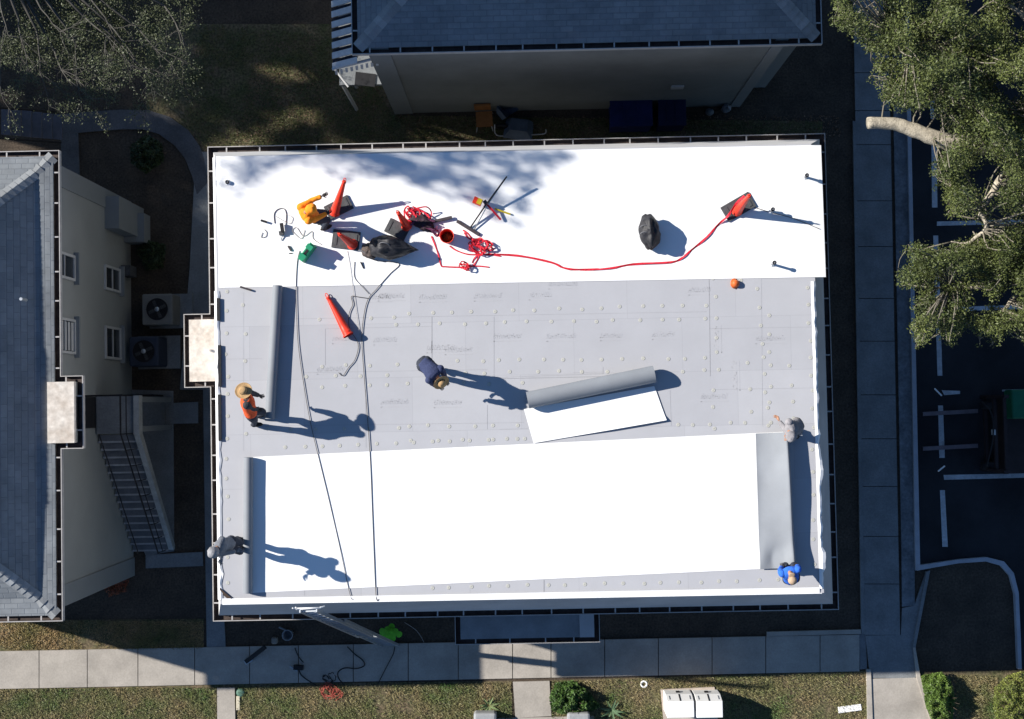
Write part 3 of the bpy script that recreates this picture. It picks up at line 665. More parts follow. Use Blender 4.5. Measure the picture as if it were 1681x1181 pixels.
# ------------------------------------------------------------------ cones
def cone(base, tip, label, tray=None, name='traffic_cone', grp='red orange traffic cones', r0=.112, dark=True):
    base, tip = Vector(base), Vector(tip); t = empty(name, label, 'traffic cone', base, grp)
    d = (tip-base); L = d.length; q = d.normalized().to_track_quat('Z', 'Y').to_matrix().to_4x4(); T = Matrix.Translation(base) @ q
    b_ = MB(); b_.lathe([(r0*1.12, 0), (r0*1.12, .03), (r0*.93, .045), (r0*.80, L*.25), (r0*.62, L*.5), (r0*.42, L*.8), (r0*.36, L*.86), (r0*.44, L*.87), (r0*.40, L*.9), (0.0, L*.905)], T, 22)
    b_.lathe([(r0*1.0, .0), (r0*.7, L*.25), (0, L*.8)], T, 22)
    b_.build('cone_body', M_cone, t, True)
    h = [T @ Vector((math.sin(a)*.028, 0, L*.90+.045-math.cos(a)*.05)) for a in [2*math.pi*i/12 for i in range(13)]]
    MB().tube(h, .009, 6).build('handle', M_cone, t, True)
    if tray:
        (cx, cy), (sx, sy), rz = tray; c = P(cx, cy, DZ+.03)
        b_ = MB(); b_.obox(c, (sx, sy, .045), rz); M = Matrix.Rotation(rz, 3, 'Z')
        for k in (-1, 1): b_.obox(c+M @ Vector((k*sx*.36, 0, .028)), (sx*.1, sy*.7, .012), rz)
        ob = b_.build('weighted_base', M_grayrub, t)
        m = ob.modifiers.new('bevel', 'BEVEL'); m.width = .015; m.segments = 2
    return t
cone(P(549, 350, DZ+.05), P(567, 292, DZ+.88), 'leaning red orange cone beside the crouched worker in orange, its top held upright', ((556, 341), (.60, .34), R(26)))
cone(P(579, 402, DZ+.05), P(555, 383, DZ+.75), 'red orange cone with a long grey rubber base next to the black bag', ((568, 394), (.62, .42), R(-8)))
cone(P(572, 551, DZ+.13), P(534, 481, DZ+.05), 'red orange cone lying on its side on the bare grey boards')
cone(P(668, 372, DZ+.05), P(652, 347, DZ+.62), 'red orange cone standing in the heap of red rope, half hidden', ((652, 377), (.5, .34), R(-28)))
cone(P(1210, 347, DZ+.05), P(1232, 319, DZ+1.12), 'red orange cone alone near the east edge, tied with the long red strap', ((1212, 340), (.72, .38), R(29)))
# ------------------------------------------------------------------ ropes and straps
def pts_(l, z=DZ+.02): return [P(x, y, z if len(q) == 0 else z+q[0]) for x, y, *q in l]
def rope(pts, label, name='rope', r=.0068, m=None, z=DZ+.022, cat='rope', grp=None, n=5):
    o = MB().tube(smoothpath(pts_(pts, z), n), r, 6).build(name, m or M_rope, None, True); return tag(o, label, cat, grp)
M_rope = mat('grey_rope', (.10, .09, .085), .8, .3, 30, fine=.2)
M_rope2 = mat('light_rope', (.36, .33, .30), .8, .2, 30)
rope([(492, 412), (488, 430), (486, 470), (487, 520), (490, 570), (500, 640), (512, 705), (535, 800), (556, 890), (574, 974), (580, 984)], 'long dark safety rope running from the green crate down to the south edge', grp='safety ropes')
rope([(604, 420), (617, 428), (655, 433), (640, 450), (618, 475), (604, 492), (597, 520), (594, 560), (598, 620), (607, 740), (612, 860), (617, 975), (622, 984)], 'dark safety rope running from the black bag down to the south edge', grp='safety ropes', r=.0075)
rope([(604, 490), (590, 488), (577, 487), (579, 500), (573, 516), (574, 540), (588, 565), (583, 590), (572, 604), (563, 617), (556, 612)], 'short curling rope end under the lying cone', grp='safety ropes', r=.0075)
rope([(582, 430), (582, 455), (594, 470), (606, 483)], 'thin rope strand dropping from the grey tool bag to the boards', r=.006, grp='safety ropes')
rope([(570, 412), (575, 440), (583, 500), (592, 560)], 'very thin pale cord below the second cone', r=.004, m=M_rope2, grp='thin cords')
rope([(500, 378), (495, 392), (485, 385), (480, 378), (487, 374), (498, 388), (512, 380), (514, 392), (528, 402)], 'thin pale cord looped beside the crouched worker in orange', r=.006, m=M_rope2, grp='thin cords')
o = MB().ribbon(smoothpath(pts_([(800, 418), (850, 420), (905, 431), (925, 440), (950, 443), (1000, 441), (1040, 434), (1100, 431), (1118, 425), (1135, 411), (1160, 390), (1180, 368, .01), (1195, 355, .1), (1208, 335, .3), (1222, 322, .6)]), 4), .05, .006, twist=.7).build('red_strap', M_red, None)
tag(o, 'long flat red strap snaking east across the white membrane to the lone cone', 'strap')
def tangle(pts, label, seed, n, rad, r=.016, m=M_red, name='rope_heap', z=DZ+.03, hz=.1, cat='rope heap', grp='heaps of red rope'):
    rnd = random.Random(seed); mb = MB(); 
    for k in range(n):
        c = pts[rnd.randrange(len(pts))]; a0 = rnd.uniform(0, 6); rx = rnd.uniform(.4, 1)*rad; ry = rnd.uniform(.3, .9)*rad; ph = rnd.uniform(0, 3); tr = []
        zz = rnd.uniform(0, hz)
        for i in range(15):
            a = a0+i*.42; x = c[0]+math.cos(a)*rx+rnd.uniform(-1.3, 1.3); y = c[1]+math.sin(a+ph*.3)*ry+rnd.uniform(-1.3, 1.3); tr.append(P(x, y, z+zz+.03*math.sin(a*2+ph)))
        mb.ribbon(smoothpath(tr, 3), r*2.4, .008, twist=.5)
    o = mb.build(name, m, None); return tag(o, label, cat, grp)
tangle([(676, 352), (690, 355), (684, 348), (695, 362)], 'heap of red rope around the cone west of the orange bucket', 4, 9, 15, .013)
tangle([(788, 400), (796, 403), (783, 408)], 'heap of red rope east of the orange bucket', 5, 10, 14, .012)
tangle([(766, 438), (762, 436)], 'small knot of red rope at the edge of the white membrane', 8, 4, 8, .011)
def strap(l, label, w=.03): return tag(MB().ribbon(smoothpath(pts_(l), 4), w, .006, twist=.5).build('red_strap', M_red, None), label, 'strap')
strap([(708, 388), (715, 405), (720, 420), (724, 436), (730, 438), (760, 439), (782, 437), (803, 439)], 'narrow red strap hooked below the bucket, running along the membrane edge')
strap([(738, 404), (750, 412), (770, 418), (800, 418), (822, 421)], 'narrow red strap curving out below the orange bucket')
strap([(775, 432), (779, 424), (786, 418), (783, 428), (777, 436)], 'short looped red strap between rope heap and knot')
strap([(760, 378), (768, 384), (776, 393), (786, 398), (770, 392), (762, 382)], 'red strap doubled back just right of the bucket')
strap([(685, 342, .2), (700, 340, .2), (708, 348, .1), (706, 360), (698, 366), (703, 372), (720, 380), (721, 388), (708, 380)], 'red strap arching over the western rope heap')
# ------------------------------------------------------------------ bucket, pipes, tools, bags
def bucket(px, py, label):
    b0 = P(px, py, DZ+.01); t = empty('bucket', label, 'bucket', b0); T = Matrix.Translation(b0)
    MB().lathe([(.0, 0), (.13, 0), (.135, .05), (.152, .33), (.162, .335), (.162, .36), (.150, .36), (.148, .33), (.128, .02), (0, .02)], T, 28).build('pail', M_cone, t, True)
    MB().tube([T @ Vector((.16*math.cos(a), .16*math.sin(a), .33-.06*math.sin(a))) for a in [math.pi*i/12 for i in range(13)]], .004).build('handle', M_alu, t, True)
    MB().blob(b0+Vector((0, 0, .13)), (.10, .10, .05), .5, 4, seed=3).build('contents', mat('coiled_cord', (.13, .08, .02), .8, .3, 20), t, True)
    return t
bucket(735, 391, 'round orange bucket with cord inside standing between two heaps of red rope')
def stick(a, b, w, m, label, name, cat, grp=None, h=.04):
    a, b = P(*a), P(*b); d = b-a; L = d.length; M = d.normalized().to_track_quat('X', 'Z').to_matrix()
    o = MB().obox((a+b)/2, (L, w, h), M=M).build(name, m, None); mm = o.modifiers.new('bevel', 'BEVEL'); mm.width = min(w, h)*.25; mm.segments = 2
    return tag(o, label, cat, grp)
M_wood = mat('dark_bar', (.055, .045, .05), .6, .3, 10)
stick((703, 366, DZ+.05), (742, 357, DZ+.07), .07, M_wood, 'dark bar leaning out of the red rope heap toward the east', 'metal_bar', 'bar', 'dark bars')
stick((750, 363, DZ+.04), (787, 386, DZ+.04), .075, M_wood, 'dark bar lying diagonally above the eastern rope heap', 'metal_bar', 'bar', 'dark bars')
# folding stand: crossed tubes, red and yellow bracket
fs = empty('folding_stand', 'folding stand with crossed steel tubes and red and yellow brackets lying on the membrane', 'stand', P(800, 335, DZ))
MB().tube([P(832, 290, DZ+.45), P(798, 336, DZ+.2), P(772, 374, DZ+.03)], .017, 8).build('tube', M_iron, fs, True)
MB().tube([P(830, 293, DZ+.42), P(802, 334, DZ+.2), P(778, 378, DZ+.03)], .014, 8).build('tube', M_alu, fs, True)
a, b_ = P(798, 334, DZ+.2), P(822, 361, DZ+.08); MB().obox((a+b_)/2, ((b_-a).length, .045, .03), M=(b_-a).to_track_quat('X', 'Z').to_matrix()).build('leg', M_red, fs)
M_yel = mat('yellow_plastic', (.55, .42, .02), .5, .1, 5)
a, b_ = P(812, 343, DZ+.08), P(838, 352, DZ+.04); MB().tube([a, b_], .02, 8).build('leg', M_yel, fs)
MB().obox(P(784, 331, DZ+.22), (.20, .15, .12), R(-25)).build('bracket_box', M_cone, fs)
MB().obox(P(787, 331, DZ+.30), (.10, .13, .04), R(-25)).build('label_plate', M_yel, fs)
MB().obox(P(797, 333, DZ+.2), (.08, .10, .1), R(35)).build('clamp', M_wood, fs)
def bag(c, r, label, seed, lumps, rz=0, m=None, name='black_bag', amp=.20, tip=0):
    mb = MB(); c0 = P(c[0], c[1], DZ+r[2]*.75); M = Matrix.Rotation(rz, 3, 'Z'); t = empty(name, label, 'bag', P(c[0], c[1], DZ), 'black bags')
    mb.blob(c0, r, amp, 2.2, 36, 20, seed, M)
    for i, v in enumerate(mb.v):
        if tip:
            l_ = M.inverted() @ (v-c0); u_ = max(0, l_.x/r[0]); l_.y *= 1-.75*min(1, u_)**1.5; l_.z *= 1-.5*min(1, u_)**1.5; l_.x *= 1+.25*u_; v = c0+M @ l_
        if v.z < DZ+.012: v.z = DZ+.012
        mb.v[i] = v
    mb.build('bag_body', m or M_bag, t, True)
    k = MB()
    for (dx, dy, dz, a) in lumps:
        q = c0+M @ Vector((dx, dy, dz)); k.tube(smoothpath([q+M @ Vector((-.12, 0, 0)), q+M @ Vector((-.06, .03, .05)), q+M @ Vector((.05, .02, .05)), q+M @ Vector((.12, -.02, -.01))], 3), .012, 5)
    if lumps: k.build('carry_strap', M_bagstrap, t, True)
    return t
M_bag = mat('black_nylon', (.020, .020, .024), .55, .4, 6, fine=.3, bump=.9, bscale=7, spec=.3); M_bagstrap = mat('grey_strap', (.14, .14, .15), .6, .2, 8)
bag((641, 407), (.50, .26, .34), 'large black nylon gear bag beside the second cone, slumped to a point', 2, [(-.1, .03, .3, 0)], R(-6), tip=1)
bag((1066, 381), (.23, .40, .30), 'small dark backpack standing alone on the white membrane', 5, [(-.10, .1, .2, 0), (-.12, -.05, .2, 0)], R(6))
b_ = bag((607, 412), (.20, .17, .16), 'small brown tool pouch with a white strap end at the tip of the black bag', 9, [(-.1, -.12, .05, 0)], R(-30), m=mat('brown_canvas', (.09, .07, .06), .8, .5, 9, fine=.3, bump=.8), name='tool_pouch')
hn = empty('safety_harness', 'dark safety harness crumpled under the western heap of red rope', 'harness', P(692, 364, DZ))
k_ = MB(); k_.blob(P(694, 366, DZ+.07), (.30, .16, .09), .5, 4, 26, 12, 31, Matrix.Rotation(R(-28), 3, 'Z')); k_.build('padding', mat('harness_webbing', (.045, .028, .035), .8, .5, 9, fine=.3, bump=.8), hn, True)
k_ = MB()
for q_ in ([(680, 360), (695, 372), (712, 378), (718, 372)], [(705, 368), (710, 380), (718, 388), (722, 376)], [(672, 372), (684, 362), (700, 360), (714, 364)]): k_.ribbon(smoothpath([P(x, y, DZ+.12) for x, y in q_], 4), .045, .008, twist=.6)
k_.build('webbing', mat('purple_webbing', (.10, .03, .07), .8, .3, 9), hn)
# green crate
gc = empty('green_crate', 'narrow green plastic crate standing on edge with a blue shadow', 'crate', P(508, 418, DZ)); M_grn = mat('green_plastic', (.02, .26, .13), .5, .15, 6)
ang = R(52); Mz = Matrix.Rotation(ang, 3, 'Z'); c = P(507, 417, DZ)
q = MB(); q.obox(c+Vector((0, 0, .19)), (.46, .13, .34), ang); o = q.build('crate_body', M_grn, gc); mm = o.modifiers.new('bevel', 'BEVEL'); mm.width = .015; mm.segments = 2
q = MB(); q.obox(c+Mz @ Vector((-.13, 0, .385)), (.11, .15, .05), ang); q.obox(c+Mz @ Vector((.13, 0, .385)), (.11, .15, .05), ang); q.build('rim', M_grn, gc)
MB().obox(c+Vector((0, 0, .364)), (.12, .06, .012), ang).build('slot', M_dark, gc)
# roof vent pipes (grey caps with elbows)
def vent(px, py, h, label, r=.03, lean=(0, 0), flat=False):
    p = P(px, py, DZ); t = empty('vent_pipe', label, 'vent pipe', p, 'vent pipes on the roof')
    MB().tube([p, p+Vector((lean[0], lean[1], h))], r, 14).build('pipe', M_pipe, t, True)
    MB().lathe([(r*1.1, h-.03), (r*1.5, h-.025), (r*1.5, h+.01), (r*.9, h+.012), (r*.85, h-.05), (0, h-.06)], Matrix.Translation(p), 16).build('collar', M_dark, t, True)
    MB().lathe([(r*2.2, .012), (r*1.7, .03), (r*1.15, .06)], Matrix.Translation(p), 16).build('boot', M_tpo, t, True)
M_pipe = mat('grey_pipe', (.30, .31, .33), .5, .1, 6)
vent(1321, 291, .24, 'short vent pipe nearest the north east corner of the roof')
vent(1267, 434, .32, 'short vent pipe near the membrane edge, above the orange hard hat')
vent(1265, 347, .28, 'vent pipe in the shadow line of the lone cone')
vent(374, 300, .07, 'low vent stub near the north west corner of the roof')
stick((394, 471, DZ+.05), (413, 477, DZ+.04), .045, M_wood, 'short dark pipe piece on the grey boards near the west edge', 'pipe_piece', 'pipe')
rope([(1236, 340), (1252, 345), (1268, 350), (1300, 358), (1345, 376)], 'thin grey cord stretched from the lone cone to the east edge', r=.008, grp='thin cords', m=M_rope)
# small tools left of the crouched worker
stick((428, 362, DZ+.06), (438, 365, DZ+.06), .05, M_dark, 'small black torch handle left of the group', 'hand_tool', 'tool', 'small tools on the membrane', h=.06)
rope([(451, 367), (450, 352), (456, 344), (466, 343), (470, 352), (469, 370)], 'hooped thin black strap left of the crouched worker', name='tool_strap', cat='strap', r=.008)
rope([(470, 352), (480, 357), (479, 364), (474, 367), (452, 355)], 'thin pale cord crossing the hooped strap', r=.005, m=M_rope2, grp='thin cords')
rope([(434, 377), (438, 382), (436, 389), (429, 390), (431, 382)], 'tiny curled strap far left of the tools', name='tool_strap', cat='strap', r=.006)
dr_ = empty('cordless_drill', 'black cordless screw gun lying between the straps', 'drill', P(464, 378, DZ))
MB().obox(P(463, 374, DZ+.10), (.07, .20, .08), R(8)).build('drill_body', M_dark, dr_); MB().obox(P(462, 383, DZ+.05), (.10, .09, .09), R(8)).build('battery', M_grayrub, dr_); MB().tube([P(464, 386, DZ+.05), P(461, 395, DZ+.03)], .012).build('bit', M_alu, dr_)
stick((473, 404, DZ+.03), (478, 412, DZ+.03), .045, M_wood, 'small dark knife left of the green crate', 'hand_tool', 'tool', 'small tools on the membrane')
stick((474, 416, DZ+.02), (480, 416.5, DZ+.02), .02, M_dark, 'tiny dark bolt below the small knife', 'hand_tool', 'tool', 'small tools on the membrane', h=.02)
stick((592, 430, DZ+.04), (597, 441, DZ+.02), .03, M_dark, 'black spanner end sticking out under the tool pouch', 'hand_tool', 'tool', 'small tools on the membrane', h=.02)
# orange hard hat lying on the boards
p = P(1206, 466, DZ); hh = empty('hard_hat', 'small orange hard hat lying on the grey boards near the membrane edge', 'hard hat', p)
M_or = mat('orange_plastic', (.62, .13, .03), .45, .1, 6)
T = Matrix.Translation(p+Vector((0, 0, .03))) @ Matrix.Rotation(R(25), 4, 'Y')
MB().lathe([(.09, 0), (.085, .04), (.07, .075), (.04, .095), (0, .10)], T, 20).build('shell', M_or, hh, True); MB().lathe([(.085, -.005), (.115, -.012), (.12, -.004), (.085, .012)], T, 20).build('brim', M_or, hh, True)
# ------------------------------------------------------------------ ladder
L0, L1 = P(506, 999, DZ+.45), P(641, 1060, 0.02)
la = empty('extension_ladder', 'aluminium extension ladder leaning from the south sidewalk onto the roof edge', 'ladder', L1)
e = (L0-L1); ln = e.length; e.normalize(); sx = Vector((1, .0, 0)); sx = (sx-sx.dot(e)*e).normalized(); nn = sx.cross(e)
for nm_, w, a, c, off in (('fly_section', .19, ln*.35, ln, .05), ('base_section', .23, 0, ln*.72, 0)):
    q = MB()
    M = Matrix((sx, e, nn)).transposed()
    for k in (-1, 1): q.obox(L1+e*(a+c)/2+sx*k*w+nn*off, (.028, c-a, .075), M=M)
    o = q.build(nm_, M_alu, la)
    q = MB(); s_ = a+.15
    while s_ < c-.1: MB().obox(L1+e*s_+nn*off, (w*2-.03, .03, .03), M=M).build('rung', M_alu, o); s_ += .305
q = MB(); q.tube([L0-sx*.28+e*.0, L0+sx*.28], .022, 8); q.tube([L0-sx*.28, L0-sx*.33-e*.12-nn*.05], .018); q.tube([L0+sx*.28, L0+sx*.33-e*.12-nn*.05], .018); q.tube([L0-sx*.28, L0-sx*.32+e*.13], .014); q.tube([L0+sx*.28, L0+sx*.32+e*.13], .014)
q.build('stand_off', M_white, la, True)
# ------------------------------------------------------------------ people
def ik(a, c, l1, l2, pole):
    a, c = Vector(a), Vector(c); d = c-a; L = min(d.length, (l1+l2)*.995); dn = d.normalized(); x = (l1*l1-l2*l2+L*L)/(2*L); h = math.sqrt(max(l1*l1-x*x, 0))
    p = Vector(pole)-dn*Vector(pole).dot(dn); p = p.normalized() if p.length > 1e-4 else Vector((0, 0, 1)); return a+dn*x+p*h, a+dn*L
def skin(verts, edges, radii, root, name, m, parent, sub=2, wr=0):
    me = bpy.data.meshes.new(name); o0 = org(parent); me.from_pydata([tuple(Vector(v)-o0) for v in verts], edges, []); ob = bpy.data.objects.new(name+'_tmp', me); COL.objects.link(ob)
    ob.modifiers.new('s', 'SKIN'); 
    for i, r_ in enumerate(radii): me.skin_vertices[0].data[i].radius = (r_, r_)
    me.skin_vertices[0].data[root].use_root = True
    ss = ob.modifiers.new('u', 'SUBSURF'); ss.levels = sub; ss.render_levels = sub
    dg = bpy.context.evaluated_depsgraph_get(); nm2 = bpy.data.meshes.new_from_object(ob.evaluated_get(dg)); bpy.data.objects.remove(ob)
    if wr:
        for v in nm2.vertices: n3 = v.co*9; v.co += v.normal*wr*noise.noise(n3)+v.normal*wr*.7*noise.noise(n3*2.3)
    nm2.materials.clear(); nm2.materials.append(m)
    for p_ in nm2.polygons: p_.use_smooth = True
    o = bpy.data.objects.new(name, nm2); COL.objects.link(o); o.parent = parent; ORG[o.name] = o0; nm2.name = name
    return o
def hand_fingers(wrist, tip_dir, side, spread, mb, glove=1.0):
    f = Vector(tip_dir).normalized(); s_ = Vector(side); s_ = (s_-s_.dot(f)*f).normalized(); dn = f.cross(s_)*spread; palm = wrist+f*.085
    mb.blob(wrist+f*.045, (.042, .05, .022), .05, 1, 10, 6, 1, Matrix((s_, f, s_.cross(f))).transposed())
    for k, (o_, l_) in enumerate(((-.030, .070), (-.010, .080), (.011, .074), (.031, .058))):
        b0 = palm+s_*o_-f*.01; c1 = b0+f*l_*.45+dn*.008; c2 = c1+f*l_*.30+dn*.022; c3 = c2+f*l_*.15+dn*.028
        mb.tube([b0, c1, c2, c3], [.010, .009, .0085, .006], 6)
    b0 = wrist+f*.03-s_*.035; mb.tube([b0, b0+f*.03-s_*.028+dn*.01, b0+f*.055-s_*.032+dn*.028], [.012, .010, .007], 6)
def loft(mb, secs, seg=20):
    """secs: (centre, side vector*halfwidth, front vector*halfdepth) -> closed rounded tube"""
    vs = []; sub_ = []
    for i in range(len(secs)-1):
        for k in range(4): t_ = k/4; t_ = t_*t_*(3-2*t_) if False else t_; sub_.append(tuple(secs[i][j].lerp(secs[i+1][j], t_) for j in range(3)))
    sub_.append(secs[-1]); sub_ = [(sub_[0][0], sub_[0][1]*.55, sub_[0][2]*.55)]+sub_+[(sub_[-1][0], sub_[-1][1]*.5, sub_[-1][2]*.5)]
    for c_, a_, b_ in sub_:
        for k in range(seg): q = 2*math.pi*k/seg; vs.append(c_+a_*math.cos(q)+b_*math.sin(q))
    n = len(sub_); mb.add(vs, [(i*seg+k, i*seg+(k+1) % seg, (i+1)*seg+(k+1) % seg, (i+1)*seg+k) for i in range(n-1) for k in range(seg)]+[tuple(range(seg))[::-1], tuple(range((n-1)*seg, n*seg))])
def wrinkle(mb, amp, fr=9):
    for i, v in enumerate(mb.v):
        mb.v[i] = v+Vector((noise.noise(v*fr), noise.noise(v*fr+Vector((7, 3, 1))), noise.noise(v*fr+Vector((2, 9, 5)))))*amp+Vector((0, 0, noise.noise(v*fr*2.4)))*amp*.5
def limb(mb, pts, rs):
    P_ = smoothpath(pts, 5); n = len(P_); R_ = [rs[min(int(i/5), len(rs)-2)]*(1-(i/5-min(int(i/5), len(rs)-2)))+rs[min(int(i/5), len(rs)-2)+1]*(i/5-min(int(i/5), len(rs)-2)) for i in range(n)]
    mb.blob(P_[0], (rs[0],)*3, 0, 1, 14, 8); mb.tube(P_, R_, 14)
def person(label, hips, chest, head, handL, handR, footL, footR, face, shirt, pants, skinm=M_skin, gloves=None, hat=None, vest=None, pole_arm=(0, 0, -1), hair=(.02, .015, .012), hood=None, back=None):
    """all positions world; face = direction the body faces (horizontal)."""
    hips, chest, head, footL, footR = map(Vector, (hips, chest, head, footL, footR)); handL, handR = Vector(handL), Vector(handR)
    f = Vector(face); f.z = 0; f.normalize(); t = empty('person', label, 'person', Vector((hips.x, hips.y, min(footL.z, footR.z))), 'roofers at work')
    up = (chest-hips).normalized(); side = f.cross(Vector((0, 0, 1))); side = (side-side.dot(up)*up).normalized()   # to the person's right
    waist = hips.lerp(chest, .45); neck = chest+up*.17; neck = neck.lerp(head, .25)
    shL, shR = chest+up*.11-side*.17, chest+up*.11+side*.17; hipL, hipR = hips-side*.09-up*.02, hips+side*.09-up*.02
    pa = Vector(pole_arm); elL, wL = ik(shL, handL, .28, .25, pa-side*.6); elR, wR = ik(shR, handR, .28, .25, pa+side*.6)
    kL, aL = ik(hipL, footL+Vector((0, 0, .08)), .43, .42, f+Vector((0, 0, .2))); kR, aR = ik(hipR, footR+Vector((0, 0, .08)), .43, .42, f+Vector((0, 0, .2)))
    V = [hips, waist, chest, neck, head-(head-neck).normalized()*.06, shL, elL, wL, shR, elR, wR, hipL, kL, aL, hipR, kR, aR]
    E = [(0, 1), (1, 2), (2, 3), (3, 4), (2, 5), (5, 6), (6, 7), (2, 8), (8, 9), (9, 10), (0, 11), (11, 12), (12, 13), (0, 14), (14, 15), (15, 16)]
    Rr = [.08, .075, .08, .05, .05, .04, .036, .028, .04, .036, .028, .07, .05, .035, .07, .05, .035]
    body = skin(V, E, Rr, 0, 'body', skinm, t)
    # shirt and trousers: closed cloth shells round the body
    fr_ = side.cross(up).normalized()
    def torso(g, lo=.0, sleeves=True):
        mb = MB(); loft(mb, [(hips.lerp(waist, lo)-up*.03, side*.175*g, fr_*.135*g), (waist, side*.165*g, fr_*.13*g), (chest, side*.19*g, fr_*.14*g), (chest+up*.10, side*.20*g, fr_*.115*g), (chest+up*.165, side*.12*g, fr_*.08*g)])
        if sleeves:
            for s1, e1, w1 in ((shL, elL, wL), (shR, elR, wR)): limb(mb, [s1-up*.01, s1.lerp(e1, .5), e1, e1.lerp(w1, .45), e1.lerp(w1, .88)], [.088, .070, .062, .054, .046])
        wrinkle(mb, .012); return mb
    torso(1.0).build('shirt', shirt, t, True)
    mb = MB(); loft(mb, [(hips-up*.13, side*.14, fr_*.11), (hips-up*.04, side*.165, fr_*.13), (hips+up*.06, side*.15, fr_*.12)])
    for h1, k1, a1 in ((hipL, kL, aL), (hipR, kR, aR)): limb(mb, [h1, h1.lerp(k1, .5), k1, k1.lerp(a1, .5), a1], [.105, .092, .072, .064, .060])
    wrinkle(mb, .012); mb.build('trousers', pants, t, True)
    for a_, ft in ((aL, footL), (aR, footR)):
        b_ = MB(); d_ = (f+side*(.15 if ft is footR else -.15)).normalized(); Mx = Matrix((d_, Vector((0, 0, 1)).cross(d_), Vector((0, 0, 1)))).transposed()
        b_.blob(a_+d_*.06+Vector((0, 0, -.035)), (.145, .055, .05), .06, 1, 14, 8, 1, Mx); b_.tube([a_+Vector((0, 0, .06)), a_-Vector((0, 0, .03))], .052, 10)
        b_.build('boot', M_boot, t, True)
    hb = MB(); sh = (wL-elL).normalized(); hand_fingers(wL, sh, -side, 1, hb); hl = hb.build('hand', gloves or skinm, t, True)
    hb = MB(); sh = (wR-elR).normalized(); hand_fingers(wR, sh, side, -1, hb); hr_ = hb.build('hand', gloves or skinm, t, True)
    # head with face
    hu = ((head-neck).normalized()*.45+Vector((0, 0, .55))).normalized(); hf = (f-f.dot(hu)*hu); hf = hf.normalized() if hf.length > .15 else -up; hs = hf.cross(hu); Mh = Matrix((hs, hf, hu)).transposed()
    hm = MB(); hm.blob(head, (.073, .092, .115), .03, 1.5, 18, 14, 1, Mh); hm.blob(head+Mh @ Vector((0, .03, -.06)), (.05, .055, .05), .02, 1, 12, 8, 2, Mh)
    hm.blob(head+Mh @ Vector((0, .098, -.012)), (.012, .02, .024), 0, 1, 8, 6, 0, Mh)
    for k in (-1, 1): hm.blob(head+Mh @ Vector((k*.076, -.005, -.005)), (.010, .018, .03), 0, 1, 8, 6, 0, Mh)
    ho = hm.build('head', skinm, t, True)
    ey = MB()
    for k in (-1, 1): ey.blob(head+Mh @ Vector((k*.03, .083, .012)), (.010, .007, .006), 0, 1, 8, 5, 0, Mh)
    ey.build('eyes', M_dark, ho, True); MB().blob(head+Mh @ Vector((0, .083, -.052)), (.022, .007, .006), 0, 1, 8, 5, 0, Mh).build('mouth', mat('lips', (.28, .10, .08), .6), ho, True)
    MB().blob(head+Mh @ Vector((0, -.014, .018)), (.080, .092, .108), .06, 3, 16, 10, 4, Mh).build('hair', mat('hair', hair, .7, .3, 40), t, True)
    T = Matrix.Translation(head+Mh @ Vector((0, -.005, .045))) @ Mh.to_4x4()
    if hat == 'straw':
        b_ = MB(); b_.lathe([(0, .105), (.045, .104), (.075, .085), (.088, .045), (.093, .012), (.10, .006), (.15, -.006), (.172, .004), (.186, .012), (.184, .006), (.15, -.014), (.09, -.002)], T, 32)
        for i, v in enumerate(b_.v): b_.v[i] = v+Vector((0, 0, .012*noise.noise(v*6)))
        b_.build('straw_hat', M_straw, t, True); MB().lathe([(.094, .006), (.096, .012), (.093, .032), (.089, .034)], T, 32).build('hat_band', M_boot, t, True)
    elif hat == 'cap':
        MB().lathe([(0, .085), (.05, .078), (.083, .05), (.096, .0), (.094, -.01)], T, 24).build('cap', M_cap, t, True); b_ = MB(); b_.blob(head+Mh @ Vector((0, .125, .045)), (.07, .06, .008), 0, 1, 16, 6, 0, Mh); b_.build('visor', M_cap, t, True)
    if hood is not None:
        b_ = MB(); b_.blob(head+Mh @ Vector((0, -.03, .0)), (.118, .125, .150), .12, 2, 22, 16, 7, Mh)
        b_.build('hood', hood, t, True)
    if vest is not None: torso(1.10, .35, False).build('vest', vest, t, True)
    return t
M_boot = mat('boot_leather', (.030, .024, .02), .7, .3, 12); M_straw = mat('straw', (.42, .27, .13), .85, .2, 14, fine=.25, fscale=120, bump=.5, bscale=120)
M_cap = mat('tan_cap', (.42, .30, .20), .8, .15, 14); M_glove = mat('dark_glove', (.035, .03, .03), .8, .3, 20)
def cloth(n_, c): return mat(n_, c, .9, .18, 7, fine=.12, fscale=30, bump=.6, bscale=18)
G = lambda x, y, h: P(x, y, DZ+h)
CO = cloth('orange_fleece', (.90, .27, .02)); CJ = cloth('dark_jeans', (.035, .04, .055)); CN = cloth('navy_shirt', (.035, .045, .10)); CV = cloth('orange_vest', (.70, .10, .03)); CG = cloth('grey_hoodie', (.16, .17, .19)); CG2 = cloth('pale_grey_hoodie', (.24, .23, .24)); CB = cloth('blue_shirt', (.03, .13, .55)); CK = cloth('khaki_work', (.10, .085, .065)); CD = cloth('dark_shirt', (.05, .05, .055))
# orange hoodie, stooping over the leaning cone
person('person in a bright orange hooded top stooping over the leaning cone on the white membrane', G(514, 355, .84), G(503, 352, 1.22), G(512, 343, 1.42), G(529, 322, 1.25), G(538, 350, .95), G(527, 366, 0.01), G(532, 376, 0.01), (.8, .45, 0), CO, CJ, gloves=M_glove, hood=CO)
# orange vest, straw hat, pushing the roll
person('person in straw hat and orange vest leaning on the grey membrane roll', G(412, 678, .90), G(406, 660, 1.22), G(401, 643, 1.48), G(437, 652, .42), G(439, 681, .38), G(424, 683, .01), G(418, 698, .01), (1, .15, 0), CD, CJ, gloves=M_glove, hat='straw', vest=CV, pole_arm=(0, 0, -.6))
